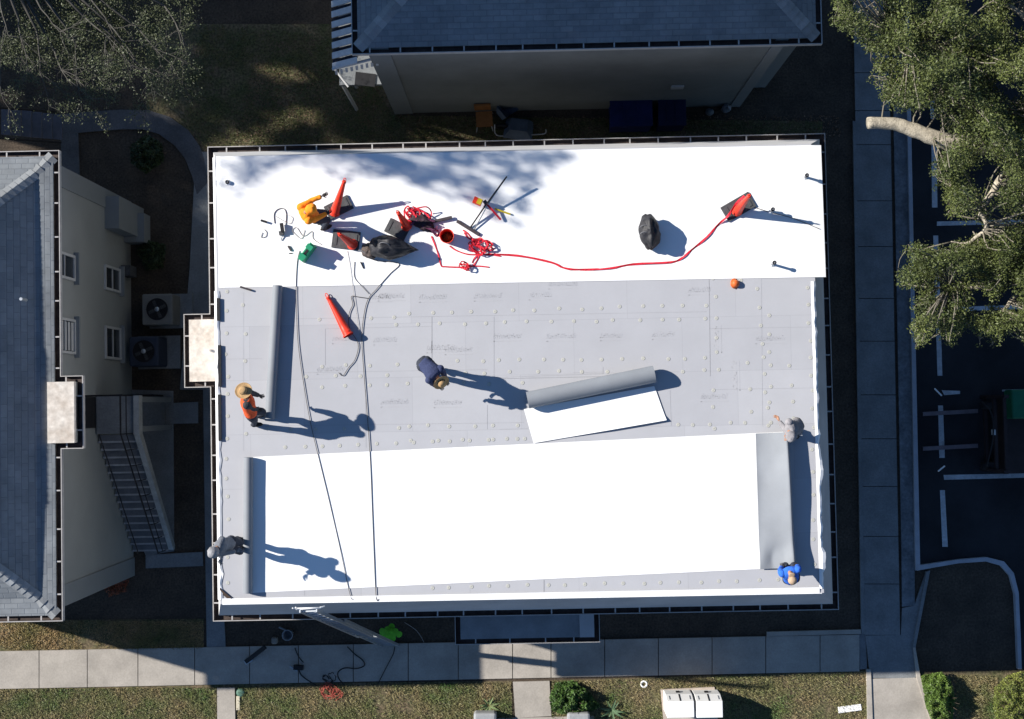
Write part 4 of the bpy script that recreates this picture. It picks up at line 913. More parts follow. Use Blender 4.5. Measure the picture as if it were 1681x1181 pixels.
# navy shirt, straw hat, bent to the boards
person('person in navy shirt and straw hat bent double over the grey boards', G(697, 598, .98), G(709, 610, 1.10), G(723, 626, 1.02), G(737, 634, .42), G(729, 641, .40), G(722, 606, .01), G(712, 617, .01), (.65, -.75, 0), CN, CJ, gloves=M_glove, hat='straw', pole_arm=(0, 0, -1))
# grey hoodie at the west edge
person('person in dark grey hooded top standing at the west edge of the roof', G(376, 893, .88), G(362, 897, 1.25), G(352, 908, 1.55), G(362, 925, 1.0), G(388, 905, .95), G(391, 884, .01), G(394, 898, .01), (.85, -.5, 0), CG, CJ, gloves=CG, hood=cloth('light_grey_hood', (.24, .24, .25)))
# pale hoodie at the fold
person('person in pale grey hooded top reaching over the north end of the folded membrane', G(1309, 700, .80), G(1300, 705, 1.10), G(1296, 716, 1.22), G(1278, 689, .85), G(1291, 722, .62), G(1311, 707, .01), G(1306, 717, .01), (-.9, -.1, 0), CG2, cloth('pale_work_trousers', (.17, .16, .16)), hood=CG2)
# blue shirt at the south corner of the fold
person('person in bright blue shirt and tan cap pulling the south corner of the folded membrane', G(1299, 950, .82), G(1297, 941, 1.12), G(1300, 951, 1.40), G(1283, 929, .55), G(1307, 928, .55), G(1290, 937, .01), G(1302, 938, .01), (-.15, 1, 0), CB, CJ, gloves=M_glove, hat='cap')
# ------------------------------------------------------------------ yard things
def acunit(cx, cy, label, dark=False, rz=0, s=.84, h=.9):
    p = P(cx, cy, h); p.z = 0; t = empty('condenser_unit', label, 'air conditioner', p, 'air conditioning units by the grey wall'); m = mat('cabinet_dark', (.035, .045, .07), .6, .1, 4) if dark else mat('cabinet_grey', (.17, .17, .16), .6, .1, 4)
    T = Matrix.Translation(p)
    o = MB().box(p.x-s/2, p.x+s/2, p.y-s/2, p.y+s/2, .12, h).build('cabinet', m, t); bv = o.modifiers.new('bevel', 'BEVEL'); bv.width = .05; bv.segments = 3
    MB().lathe([(.325, h+.002), (.325, h+.03), (.30, h+.03), (.30, h+.004)], T, 32).build('fan_ring', m, t, True)
    MB().lathe([(.30, h+.005), (0, h+.006)], T, 32).build('fan_well', M_dark, t)
    q = MB()
    for k in range(6):
        r_ = .06+.045*k; q.tube([T @ Vector((r_*math.cos(a), r_*math.sin(a), h+.03)) for a in [2*math.pi*i/24 for i in range(25)]], .004, 4)
    for k in range(4): a = math.pi*k/4; q.tube([T @ Vector((-.31*math.cos(a), -.31*math.sin(a), h+.034)), T @ Vector((.31*math.cos(a), .31*math.sin(a), h+.034))], .004, 4)
    q.build('guard', M_iron, t); q = MB()
    for k in range(4): a = math.pi/2*k+.4; q.obox(T @ Vector((.13*math.cos(a), .13*math.sin(a), h+.016)), (.24, .09, .006), a)
    q.build('fan_blade', M_grayrub, t); MB().lathe([(0, h+.05), (.06, h+.045), (.065, h+.012)], T, 16).build('motor', M_alu, t, True)
    MB().box(p.x-s/2-.02, p.x+s/2+.34, p.y-s/2-.05, p.y+s/2+.06, 0, .12).build('pad', M_concd, t)
acunit(258, 508, 'beige square air conditioner with round fan on a pad, the northern one'); acunit(236, 577, 'dark blue air conditioner with round fan close to the lower window', True, s=.80, h=1.0)
def bush(name, poly, zc, hh, n, m, label, cat, size=.03, grp=None, stem=True, base=0):
    c = P(sum(p[0] for p in poly)/len(poly), sum(p[1] for p in poly)/len(poly), base); t = empty(name, label, cat, c, grp)
    pts2 = samplepoly(poly, n); xs = [p[0] for p in poly]; cx = sum(xs)/len(xs); C = []
    for x, y in pts2:
        d = math.hypot((x-cx)/(max(xs)-min(xs))*2, (y-sum(p[1] for p in poly)/len(poly))/(max(p[1] for p in poly)-min(p[1] for p in poly))*2)
        zz = hh*math.sqrt(max(.05, 1-min(d, 1)**2))*(1-random.random()**2*.6)*(.8+.5*noise.noise(Vector((x*.09, y*.09, 3)))); p = P(x, y, base+zc+zz*.8); C.append(p)
    numpy_mesh('foliage', leaf_quads(np.array(C), size, .4), 4, m, t)
    q = MB()
    for k in range(9): a = k*.7; q.tube([c, c+Vector((math.cos(a)*.12, math.sin(a)*.12, hh*.35)), c+Vector((math.cos(a)*.3, math.sin(a)*.25, hh*.75))], [.02, .012, .005], 5)
    q.build('stems', M_barkd, t); return t
M_barkd = mat('dark_bark', (.07, .055, .04), .95, .3, 10)
L_g = leafmat('leaf_green', (.035, .075, .015), (.08, .15, .03)); L_h = leafmat('leaf_hedge', (.045, .09, .015), (.13, .20, .035)); L_y = leafmat('leaf_yellow', (.08, .11, .02), (.21, .23, .05)); L_d = leafmat('leaf_dark', (.02, .035, .012), (.04, .06, .02)); L_r = leafmat('leaf_rust', (.18, .04, .02), (.30, .10, .04))
bush('hedge', [(1512, 1110), (1545, 1103), (1562, 1120), (1568, 1150), (1562, 1190), (1535, 1195), (1520, 1160)], .1, .9, 9000, L_h, 'bright green clipped hedge by the sunlit end of the east sidewalk', 'hedge', .03)
bush('shrub', [(1632, 1130), (1655, 1108), (1690, 1100), (1720, 1140), (1700, 1200), (1640, 1200), (1630, 1165)], .1, .9, 8000, L_y, 'yellow green shrub at the bottom right corner', 'shrub', .03)
bush('shrub', [(903, 1145), (912, 1122), (940, 1118), (965, 1135), (985, 1160), (960, 1172), (920, 1172), (905, 1165)], .05, .7, 4500, L_g, 'dark green leafy shrub beside the front path', 'shrub', .045)
bush('shrub', [(214, 240), (240, 222), (266, 235), (268, 265), (240, 285), (216, 268)], .1, .9, 1600, L_d, 'dark shrub inside the curved path', 'shrub', .06)
bush('shrub', [(224, 410), (244, 395), (272, 402), (268, 440), (240, 445)], .1, .6, 1200, L_d, 'low dark shrub against the grey wall above the air conditioners', 'shrub', .05)
bush('flowering_plant', [(168, 965), (190, 945), (212, 950), (206, 972), (180, 980)], .05, .35, 500, L_r, 'small plant with rusty red leaves below the grey wall corner', 'plant', .04)
# lime green round-leaved plant beside the ladder
c = P(638, 1041, .55); t = empty('lime_plant', 'bright lime green plant beside the foot of the ladder', 'plant', P(638, 1041, 0)); q = MB(); M_lime = mat('lime_leaf', (.12, .48, .03), .5, .15, 6)
for k in range(14):
    a = k*2.4; r_ = .04+.018*k; d = Vector((math.cos(a)*r_, math.sin(a)*r_*.75, -.012*k)); T = Matrix.Translation(c+d) @ Matrix.Rotation(R(18), 4, Vector((-d.y, d.x, 0)).normalized()); q.lathe([(0, 0), (.05, .008), (.088, 0)], T, 12)
q.build('leaves', M_lime, t, True); MB().tube([P(638, 1041, 0), c], .012).build('stem', M_lime, t)
def agave(px, py, L, n, label, m, z=.03, grp='spiky plants by the front path'):
    c = P(px, py, z); q = MB()
    for k in range(n):
        a = 2*math.pi*k/n+random.uniform(-.2, .2); l = L*random.uniform(.75, 1.1); d = Vector((math.cos(a), math.sin(a), 0)); s_ = Vector((-d.y, d.x, 0)); el = random.uniform(.4, 1.0); pr = None
        for i in range(6):
            u = i/5; p = c+d*l*u+Vector((0, 0, l*(el*u-.5*u*u))); w = .035*(1-u**2)+.002; cur_ = [p-s_*w+Vector((0, 0, .012)), p, p+s_*w+Vector((0, 0, .012))]
            if pr: q.add([pr[0], pr[1], cur_[1], cur_[0]], [(0, 1, 2, 3)]); q.add([pr[1], pr[2], cur_[2], cur_[1]], [(0, 1, 2, 3)])
            pr = cur_
    return tag(q.build('agave', m, None, True), label, 'plant', grp)
M_ag = mat('agave_leaf', (.16, .21, .09), .6, .2, 6); agave(802, 1158, .34, 11, 'pale green spiky agave at the end of the front lawn left of the path', M_ag); agave(1004, 1166, .38, 9, 'dark green spiky agave right of the leafy shrub', mat('agave_dark', (.07, .12, .06), .6, .2, 6))
for x in (778, 931):
    s_ = stick((x, 1176, .25), (x+37, 1176, .25), .25, mat('grey_block', (.30, .31, .32), .9, .15, 6, fine=.15), 'grey concrete block %s the front path' % ('left of' if x < 800 else 'right of'), 'concrete_block', 'block', 'concrete blocks by the front path', h=.4)
# utility cabinets on one pad
cp = P(1126, 1158, 0); pd = MB().prism(pz([(1084, 1131), (1172, 1127), (1176, 1150), (1178, 1190), (1090, 1194)], 0), 0, .10).build('concrete_pad', mat('pad_concrete', (.40, .34, .29), .9, .15, 3, fine=.1), None); tag(pd, 'pale concrete pad carrying two white utility cabinets', 'pad')
for x0, x1, lb in ((1095, 1143, 'white utility cabinet on the pad, the one nearer the front path'), (1143, 1190, 'white utility cabinet on the pad, the one nearer the east sidewalk')):
    h = 1.0; a = P(x0, 1152, h); b2 = P(x1-3, 1179, h); t = empty('utility_cabinet', lb, 'utility box', Vector(((a.x+b2.x)/2, (a.y+b2.y)/2, .1)), 'white utility cabinets')
    yb_ = a.y; yf = P(x0, 1179, h).y; yk = P(x0, 1139, .55).y
    q = MB(); q.add([(a.x, yf, .1), (b2.x, yf, .1), (b2.x, yk, .1), (a.x, yk, .1), (a.x, yf, h), (b2.x, yf, h), (b2.x, yb_, h), (a.x, yb_, h), (b2.x, yk, .62), (a.x, yk, .62)],
        [(0, 3, 2, 1), (0, 1, 5, 4), (4, 5, 6, 7), (7, 6, 8, 9), (9, 8, 2, 3), (1, 2, 8, 6, 5), (0, 4, 7, 9, 3)]); o = q.build('housing', M_white, t); bv = o.modifiers.new('bevel', 'BEVEL'); bv.width = .012; bv.segments = 2
    v1 = Vector((a.x, yb_, h)); v2 = Vector((a.x, yk, .62)); dd = (v2-v1); mid = v1+dd*.5; Mq = Matrix((Vector((1, 0, 0)), dd.normalized(), Vector((1, 0, 0)).cross(dd.normalized()))).transposed(); w = b2.x-a.x
    nn_ = Vector((1, 0, 0)).cross(dd.normalized()); nn_ = nn_ if nn_.z > 0 else -nn_
    MB().obox(mid+Vector((w*.5, 0, 0))+nn_*.004, (.03, dd.length*.92, .012), M=Mq).build('door_seam', M_dark, t)
    for u in (.12, .88): MB().obox(mid+Vector((w*u, 0, 0))+nn_*.004, (.02, dd.length*.5, .012), M=Mq).build('hinge', M_tpoback, t)
    MB().box((a.x+b2.x)/2-.05, (a.x+b2.x)/2+.05, yk, yk+.03, .35, .47).build('latch', M_dark, t)
p = P(1057, 1123, .02); t = MB().lathe([(.055, 0), (.055, .04), (.085, .05), (.10, .04), (.10, 0)], Matrix.Translation(p), 24).build('valve_ring', M_white, None, True); tag(t, 'small white valve ring in the lawn below the sidewalk', 'valve cover')
p = P(395, 1137, .02); t = MB().lathe([(0, .05), (.10, .05), (.115, .03), (.12, 0)], Matrix.Translation(p), 24).build('irrigation_lid', mat('green_lid', (.08, .16, .12), .6, .1), None, True); tag(t, 'round dull green lid beside the narrow front path', 'lid')
stick((391, 1143, .05), (391, 1166, .05), .10, mat('cream_stone', (.55, .50, .38), .8, .1, 4), 'small cream stone edging beside the narrow front path', 'edging_stone', 'stone')
stick((1376, 1166, .05), (1414, 1161, .05), .17, M_white, 'white board lying on the lawn at the lower right', 'white_board', 'board', h=.03)
# clutter on south bed and sidewalk
t = empty('white_pail', 'crushed white pail lying in the dark bed south of the building', 'pail', P(475, 1040, 0)); T = Matrix.Translation(P(475, 1040, .02)); MB().lathe([(0, 0), (.12, 0), (.14, .28), (.15, .29), (.15, .31), (.13, .31), (.11, .02), (0, .02)], T, 20).build('pail', M_tpoback, t, True); MB().tube([P(458, 1030, .05), P(472, 1036, .1)], .025).build('spout', M_tpoback, t)
stick((451, 1046, .12), (451, 1057, .12), .16, mat('beige_block', (.22, .20, .17), .8, .1), 'small beige block in the dark bed near the white pail', 'block', 'block', h=.2)
stick((403, 1087, .1), (436, 1062, .3), .12, M_dark, 'black handled tool lying across the sidewalk edge', 'floor_tool', 'tool', h=.06); 
stick((402, 1088, .1), (414, 1081, .1), .14, M_alu, 'steel bracket on the sidewalk in front of the black handle', 'steel_bracket', 'tool', h=.05)
t = empty('power_tool', 'black power tool with a silver bar on the shaded sidewalk', 'tool', P(489, 1096, .06)); MB().obox(P(490, 1096, .14), (.26, .12, .14), R(-5)).build('tool_body', M_dark, t); MB().obox(P(482, 1098, .12), (.24, .03, .03), R(-32)).build('bar', M_alu, t)
ZS = .075
rope([(484, 1064), (490, 1078), (498, 1088)], 'black cable above the power tool on the shaded sidewalk', 'power_cable', .012, M_dark, ZS, 'cable', 'cables on the sidewalk')
rope([(490, 1098), (494, 1108), (505, 1117), (520, 1126)], 'black cable below the power tool on the shaded sidewalk', 'power_cable', .014, M_dark, ZS, 'cable', 'cables on the sidewalk')
rope([(570, 1062), (582, 1074), (595, 1084), (598, 1093), (585, 1098), (566, 1097), (555, 1104), (556, 1114), (565, 1125)], 'long curling black cable crossing the middle of the shaded sidewalk', 'power_cable', .014, M_dark, ZS, 'cable', 'cables on the sidewalk')
rope([(648, 1062), (645, 1075), (632, 1100), (620, 1124)], 'straight dark cable running down from the ladder foot', 'power_cable', .010, M_dark, ZS, 'cable', 'cables on the sidewalk')
rope([(664, 1022), (682, 1034), (692, 1047), (698, 1060)], 'thin pale hose arc in the dark bed right of the lime plant', 'hose', .008, M_rope2, .03, 'hose')
tangle([(545, 1132), (552, 1138), (538, 1136)], 'tangle of thin red cord on the grass edge', 12, 12, 14, .006, m=mat('faded_red_cord', (.34, .07, .05), .8, .2), name='cord_tangle', z=.03, hz=.12, cat='cord tangle', grp=None)
tangle([(545, 1112), (538, 1116)], 'loops of dark cable on the sidewalk above the red cord', 13, 4, 9, .007, m=M_dark, name='cable_loops', z=.07, hz=.03, cat='cable loops', grp=None)
# debris north of the roof: orange chair, tarp covered barrow, blue bins
M_och = mat('ochre_fabric', (.26, .11, .035), .8, .25, 5)
ch = empty('folding_chair', 'ochre folding chair standing on the leaf litter by the blank wall', 'chair', P(797, 200, 0))
a = P(795, 196, .45); MB().obox(a, (.45, .42, .04), R(2)).build('seat', M_och, ch)
MB().obox(P(792, 176, .75), (.45, .05, .55), R(2)).build('backrest', M_och, ch)
for dx, dy in ((-.2, -.2), (.2, -.2), (-.2, .2), (.2, .2)): MB().tube([a+Vector((dx, dy, 0)), Vector((a.x+dx*1.15, a.y+dy*1.3, 0))], .014).build('leg', M_frame, ch)
wb = empty('wheelbarrow', 'wheelbarrow with grey tray tipped beside the ochre chair', 'wheelbarrow', P(842, 205, 0)); M_gt = mat('grey_tarp', (.10, .125, .16), .6, .25, 3)
def tray(c, M, m, nm, par, s=(.8, .6, .3)):
    q = MB(); x, y, z_ = s; v = [(-x/2, -y/2, z_), (x/2, -y/2, z_), (x/2, y/2, z_), (-x/2, y/2, z_), (-x*.3, -y*.32, 0), (x*.3, -y*.32, 0), (x*.3, y*.32, 0), (-x*.3, y*.32, 0)]
    q.add([c+M @ Vector(a_) for a_ in v], [(4, 5, 6, 7), (0, 4, 7, 3), (1, 2, 6, 5), (0, 1, 5, 4), (3, 7, 6, 2)]); return q.build(nm, m, par)
tray(P(852, 205, .35), Matrix.Rotation(R(-8), 3, 'Z') @ Matrix.Rotation(R(160), 3, 'X'), M_gt, 'tray', wb, (.8, .6, .28))
MB().tube(smoothpath([P(812, 205, .5), P(815, 222, .2), P(840, 222, .15), P(850, 212, .3)], 4), .016).build('handle', M_frame, wb); MB().tube(smoothpath([P(860, 222, .15), P(893, 220, .2), P(896, 213, .3)], 4), .016).build('handle', M_frame, wb)
MB().lathe([(.17, -.04), (.2, -.02), (.2, .02), (.17, .04), (.05, .03)], Matrix.Translation(P(822, 208, .2)) @ Matrix.Rotation(R(90), 4, 'X'), 20).build('wheel', M_dark, wb, True)
tray(P(826, 188, .3), Matrix.Rotation(R(40), 3, 'Z') @ Matrix.Rotation(R(35), 3, 'Y'), M_gt, 'tray', empty('tipped_tub', 'grey blue plastic tub tipped on its side between chair and wheelbarrow', 'tub', P(826, 188, 0)), (.55, .4, .3))
for x0, x1, y1, lb, mm in ((1001, 1072, 207, 'dark blue dumpster against the blank wall, the larger one', M_blue), (1080, 1127, 206, 'dark blue bin beside the larger blue dumpster', mat('blue_bin', (.010, .014, .055), .6, .2, 3))):
    h = .9; a, c_ = P(x0, 162, h), P(x1, y1, h); t = empty('blue_bin', lb, 'bin', Vector(((a.x+c_.x)/2, (a.y+c_.y)/2, 0)), 'blue bins behind the building')
    o = MB().box(a.x+.03, c_.x-.03, c_.y+.03, a.y-.03, 0, h-.05).build('bin_body', mm, t); o = MB().box(a.x, c_.x, c_.y, a.y, h-.048, h).build('lid', mm, t); bv = o.modifiers.new('bevel', 'BEVEL'); bv.width = .02; bv.segments = 2
    for k in (.33, .66): MB().box(a.x+(c_.x-a.x)*k-.02, a.x+(c_.x-a.x)*k+.02, c_.y+.1, a.y-.1, h+.002, h+.02).build('rib', mm, t)
t = empty('garden_ornament', 'small pale broken ornament on the ground near the east end of the blank wall', 'ornament', P(1192, 178, 0)); MB().blob(P(1192, 178, .2), (.12, .12, .2), .5, 4, seed=4).build('figure', M_tpoback, t, True); MB().blob(P(1165, 184, .12), (.12, .1, .12), .2, 2, seed=6).build('stone', M_concd, t, True)
# ------------------------------------------------------------------ lift machine in the car park (mostly dark)
fk = empty('lift_machine', 'dark lift machine with two forks and green hood parked in the shaded bay', 'lift truck', P(1640, 710, 0))
M_mach = mat('dark_machine_paint', (.03, .02, .02), .6, .3, 4); M_mgreen = mat('machine_green', (.01, .12, .06), .5, .15, 4); M_fork = mat('worn_fork_steel', (.16, .13, .14), .6, .2, 5)
for y in (680, 737): a, c_ = P(1515, y, .12), P(1605, y-5, .12); MB().obox((a+c_)/2, ((c_-a).length, .11, .05), math.atan2(c_.y-a.y, c_.x-a.x)).build('fork', M_fork, fk)
for y in (652, 770): a = P(1612, y, 0); MB().obox(a+Vector((0, 0, .9)), (.12, .09, 1.8)).build('mast', M_mach, fk)
q = MB()
for h in (.3, 1.0, 1.7): a, c_ = P(1612, 652, 0), P(1612, 770, 0); q.obox((a+c_)/2+Vector((0, 0, h)), (.08, (a-c_).length, .10))
q.build('crossbar', M_mach, fk)
o = MB().box(P(1625, 700, 0).x, P(1720, 700, 0).x, P(1625, 775, 0).y, P(1625, 650, 0).y, .3, .95).build('chassis', M_mach, fk)
o = MB().box(P(1662, 700, 1.5).x, P(1720, 700, 1.5).x, P(1660, 688, 1.5).y, P(1660, 640, 1.5).y, .955, 1.5).build('hood', M_mgreen, fk); bv = o.modifiers.new('bevel', 'BEVEL'); bv.width = .05; bv.segments = 3
q = MB(); q.tube(smoothpath([P(1612, 660, 1.8), P(1628, 680, 1.9), P(1630, 720, 1.8), P(1620, 765, 1.5)], 4), .02); q.build('hydraulic_hose', M_iron, fk); MB().obox(P(1631, 710, 1.7), (.08, .14, .1)).build('beacon', M_frame, fk)
for (x, y) in ((1610, 665), (1690, 650), (1610, 765), (1690, 770)):
    T = Matrix.Translation(P(x+20, y, .3)) @ Matrix.Rotation(R(90), 4, 'X'); w_ = MB().lathe([(.16, -.12), (.3, -.11), (.32, -.05), (.32, .05), (.3, .11), (.16, .12)], T, 24, True).build('wheel', M_dark, fk, True)
for (x0, y0, x1, y1, lb) in ((1534, 638, 1546, 650, 'pale reflector bar on the asphalt above the forks'), (1540, 774, 1551, 765, 'pale reflector bar on the asphalt below the forks')): stick((x0, y0, .5), (x1, y1, .5), .04, M_white, lb, 'reflector_bar', 'reflector', 'reflector bars', h=.03)
# ------------------------------------------------------------------ grass
def grass(name, poly, n, cols, z, size, label):
    C = np.array([tuple(P(x, y, z)) for x, y in samplepoly(poly, n)]); 
    dens = np.array([noise.noise(Vector((c[0]*.7, c[1]*.7, 5)))+.5*noise.noise(Vector((c[0]*2.3, c[1]*2.3, 8))) for c in C]); C = C[dens > -.6*np.random.default_rng(2).random(len(C))-.02]
    C[:, 2] += rng.uniform(0, .05, len(C)); n = len(C); a = rng.uniform(0, 6.283, n); l = size*rng.uniform(.5, 1.4, n); s = np.stack([np.cos(a), np.sin(a), np.zeros(n)], 1); u = np.stack([-np.sin(a), np.cos(a), np.zeros(n)], 1)
    tip = C+s*l[:, None]+np.array([0, 0, 1])*(l*rng.uniform(.1, 1.2, n))[:, None]
    V = np.stack([C-u*.008, C+u*.008, tip], 1).reshape(-1, 3); o = numpy_mesh(name, V, 3, cols, None); return tag(o, label, 'grass', None, 'stuff')
L_gr = leafmat('grass_blades', (.055, .115, .022), (.27, .19, .10), island=.5); L_gr2 = leafmat('dry_grass_blades', (.07, .095, .02), (.34, .21, .10), island=.45)
grass('grass', [(-20, 1131), (355, 1129), (355, 1200), (-20, 1200)], 26000, L_gr, .012, .05, 'patchy green grass strip at the bottom left below the sidewalk')
grass('grass', [(390, 1129), (838, 1120), (842, 1200), (390, 1200)], 30000, L_gr, .012, .05, 'patchy grass strip between the two front paths')
grass('grass', [(905, 1118), (1422, 1103), (1428, 1200), (905, 1200)], 26000, L_gr, .012, .05, 'brownish grass around the white utility cabinets')
grass('grass', [(-20, 1020), (100, 1020), (334, 1020), (334, 1064), (-20, 1066)], 18000, L_gr2, .012, .05, 'dry reddish grass between the hip roofed building and the sidewalk')
grass('grass', [(330, 40), (560, 60), (645, 190), (1350, 200), (1350, 232), (345, 250), (300, 200)], 26000, leafmat('yard_grass', (.045, .07, .015), (.12, .11, .04), island=.5), .012, .06, 'straggly grass in the yard north of the roof')
grass('grass', [(1568, 1108), (1635, 1110), (1640, 1200), (1570, 1200)], 5000, L_gr, .015, .05, 'thin grass between the hedge and the corner shrub')
# leaf litter
C = np.array([tuple(P(x, y, .03)) for x, y in samplepoly([(600, 120), (680, 190), (1380, 190), (1380, 225), (540, 235), (380, 235), (420, 100)], 5000)]); o = numpy_mesh('leaf_litter', leaf_quads(C, .03, .5, 3), 4, leafmat('dead_leaves', (.10, .06, .035), (.20, .12, .07))); tag(o, 'brown dead leaves strewn over the yard north of the roof', 'leaf litter', None, 'stuff')
# ------------------------------------------------------------------ trees
def crown(clumps, per, rad, size, m, t, asp=.45, flat=.55):
    C = []
    for c, s in clumps:
        k = int(per*s*s); d = rng.normal(size=(k, 3)); d /= np.linalg.norm(d, axis=1)[:, None]; r_ = rad*s*rng.random(k)**.45; d = d*r_[:, None]; d[:, 2] *= flat; C.append(np.array(c)+d)
    C = np.concatenate(C); return numpy_mesh('crown', leaf_quads(C, size, asp, .6), 4, m, t)
def twigs(limbpts, clumps, m, t, frac=1.0, r=.012, name='twigs'):
    q = MB(); LP = [Vector(p) for p in limbpts]
    for c, s in clumps:
        if random.random() > frac: continue
        c = Vector(c); b0 = min(LP, key=lambda p: (p-c).length); mid = b0.lerp(c, .5)+Vector((random.uniform(-.15, .15), random.uniform(-.15, .15), random.uniform(-.15, .1)))
        q.tube(smoothpath([b0, mid, c, c+(c-mid)*.15], 2), [r*1.6*(1-i*.11) for i in range(7)], 5)
    return q.build(name, m, t, True)
oak = empty('oak_tree', 'large leafy live oak reaching in from the right edge, with a sawn off pale limb', 'tree', P(1830, 330, 0))
limbs = [
 [P(1830, 330, 0), P(1825, 325, 3), P(1815, 320, 5.5)],
 [P(1815, 320, 5.5), P(1760, 300, 6.8), P(1700, 280, 7.6), P(1650, 290, 8.0), P(1632, 312, 8.0)],
 [P(1815, 320, 5.5), P(1770, 270, 6.8), P(1680, 248, 7.4), P(1590, 238, 7.7), P(1540, 228, 7.8), P(1500, 213, 7.8), P(1465, 204, 7.8), P(1424, 201, 7.8)],
 [P(1632, 312, 8.0), P(1612, 345, 8.0), P(1620, 372, 8.0), P(1598, 393, 7.9), P(1565, 415, 7.8)],
 [P(1632, 312, 8.0), P(1622, 330, 7.9), P(1604, 360, 7.8)],
 [P(1815, 320, 5.5), P(1780, 400, 7), P(1700, 450, 7.8), P(1620, 470, 8.0), P(1560, 470, 8)],
 [P(1815, 320, 5.5), P(1790, 200, 7.5), P(1680, 120, 8.6), P(1560, 80, 9), P(1470, 60, 9)],
 [P(1680, 248, 7.4), P(1620, 180, 8.4), P(1540, 150, 8.6)], [P(1790, 200, 7.5), P(1700, 50, 9), P(1640, 0, 9.4)],
 [P(1700, 450, 7.8), P(1640, 520, 7.8)], [P(1598, 393, 7.9), P(1580, 400, 7.8), P(1560, 398, 7.8)], [P(1598, 393, 7.9), P(1585, 412, 7.8)]]
rads = [(.34, .26), (.2, .07), (.24, .12), (.07, .03), (.05, .02), (.16, .03), (.2, .04), (.1, .03), (.12, .03), (.08, .02), (.03, .012), (.03, .012)]
LPts = []
for i, (l, (ra, rb)) in enumerate(zip(limbs, rads)):
    s_ = smoothpath(l, 5); LPts += [p for p in s_ if p.z > 6.5]
    q = MB(); n_ = len(s_); q.tube([p+Vector((noise.noise(p*3), noise.noise(p*3+Vector((5, 5, 5))), 0))*.04*(k > 0) for k, p in enumerate(s_)], [(ra+(rb-ra)*k/(n_-1))*(1+.18*noise.noise(Vector((k*.9, i, 0)))) for k in range(n_)], 12); q.build('trunk' if i == 0 else 'limb', M_bark, oak, True)
UP = [(1372, -60), (1368, 12), (1398, 25), (1376, 30), (1380, 40), (1412, 55), (1418, 78), (1445, 82), (1448, 100), (1424, 128), (1452, 135), (1450, 158), (1472, 174), (1515, 172), (1530, 185), (1560, 215), (1545, 232), (1552, 265), (1530, 288), (1548, 300), (1562, 345), (1600, 352), (1640, 345), (1700, 330), (1900, 340), (1900, -60)]
LO = [(1483, 412), (1500, 404), (1530, 420), (1560, 412), (1600, 400), (1640, 390), (1700, 360), (1900, 330), (1900, 560), (1700, 570), (1668, 535), (1640, 550), (1622, 565), (1606, 540), (1585, 520), (1572, 545), (1555, 568), (1545, 540), (1528, 530), (1510, 568), (1502, 540), (1518, 515), (1502, 500), (1525, 480), (1505, 462), (1480, 470), (1482, 448), (1500, 440)]
HOLES = [[(1490, 176), (1530, 178), (1556, 205), (1590, 225), (1560, 250), (1500, 250)], [(1620, 118), (1681, 130), (1690, 165), (1645, 165)], [(1595, 290), (1640, 270), (1665, 300), (1625, 345), (1600, 335)], [(1540, 345), (1600, 345), (1590, 400), (1545, 405)], [(1590, 345), (1650, 330), (1640, 385), (1600, 395)], [(1600, 500), (1640, 490), (1640, 512), (1605, 515)], [(1575, 440), (1590, 436), (1592, 452), (1578, 455)]]
cl_ = []
GAP = [(1550, 330), (1600, 350), (1700, 330), (1900, 330), (1900, 400), (1700, 395), (1600, 410), (1580, 380)]
for poly, n_, zb_, hz in ((GAP, 120, 6.9, .3), (UP, 3300, 8.4, 1.8), (LO, 2100, 7.6, 1.3)):
    for x, y in samplepoly(poly, n_):
        hq = [inpoly(x, y, h_) for h_ in HOLES]
        low_ = any(hq)
        if low_ and (hq[0] or hq[1] or random.random() < .72): continue
        nn = noise.noise(Vector((x*.022, y*.022, zb_)))+.5*noise.noise(Vector((x*.06, y*.06, 2)))
        if nn < -.27: continue
        s_ = random.uniform(.35, 1.1); z_ = zb_+hz*(.5+.9*nn)+random.uniform(-.5, .5); p = P(x, y, 6.9+random.uniform(-.3, .3) if low_ else max(z_, 6.8)); cl_.append((tuple(p), s_))
edge_ = []
for poly in (UP, LO):
    for (xa, ya), (xb, yb2) in zip(poly[:-1], poly[1:]):
        if min(xa, xb) > 1690: continue
        for k in range(int(math.hypot(xb-xa, yb2-ya)/7)+1):
            t_ = random.random(); cx_, cy_ = (1700, 150) if poly is UP else (1680, 450); x, y = xa+(xb-xa)*t_, ya+(yb2-ya)*t_; dx_, dy_ = x-cx_, y-cy_; L_ = math.hypot(dx_, dy_); q_ = random.uniform(-14, 13)
            edge_.append((tuple(P(x+dx_/L_*q_, y+dy_/L_*q_, (8.3 if poly is UP else 7.5)+random.uniform(-.5, .4))), random.uniform(.25, .5)))
cl_ += edge_
twigs([c for c, s2 in cl_ if s2 > .6], edge_, mat('oak_twig', (.20, .18, .14), .95, .2, 10), oak, .8, .006)['kind'] = 'stuff'
crown(cl_, 96, .25, .029, leafmat('oak_leaf', (.028, .042, .011), (.11, .13, .034), island=.5), oak, .42)
twigs(LPts, cl_, mat('oak_twig', (.20, .18, .14), .95, .2, 10), oak, .16, .012)['kind'] = 'stuff'
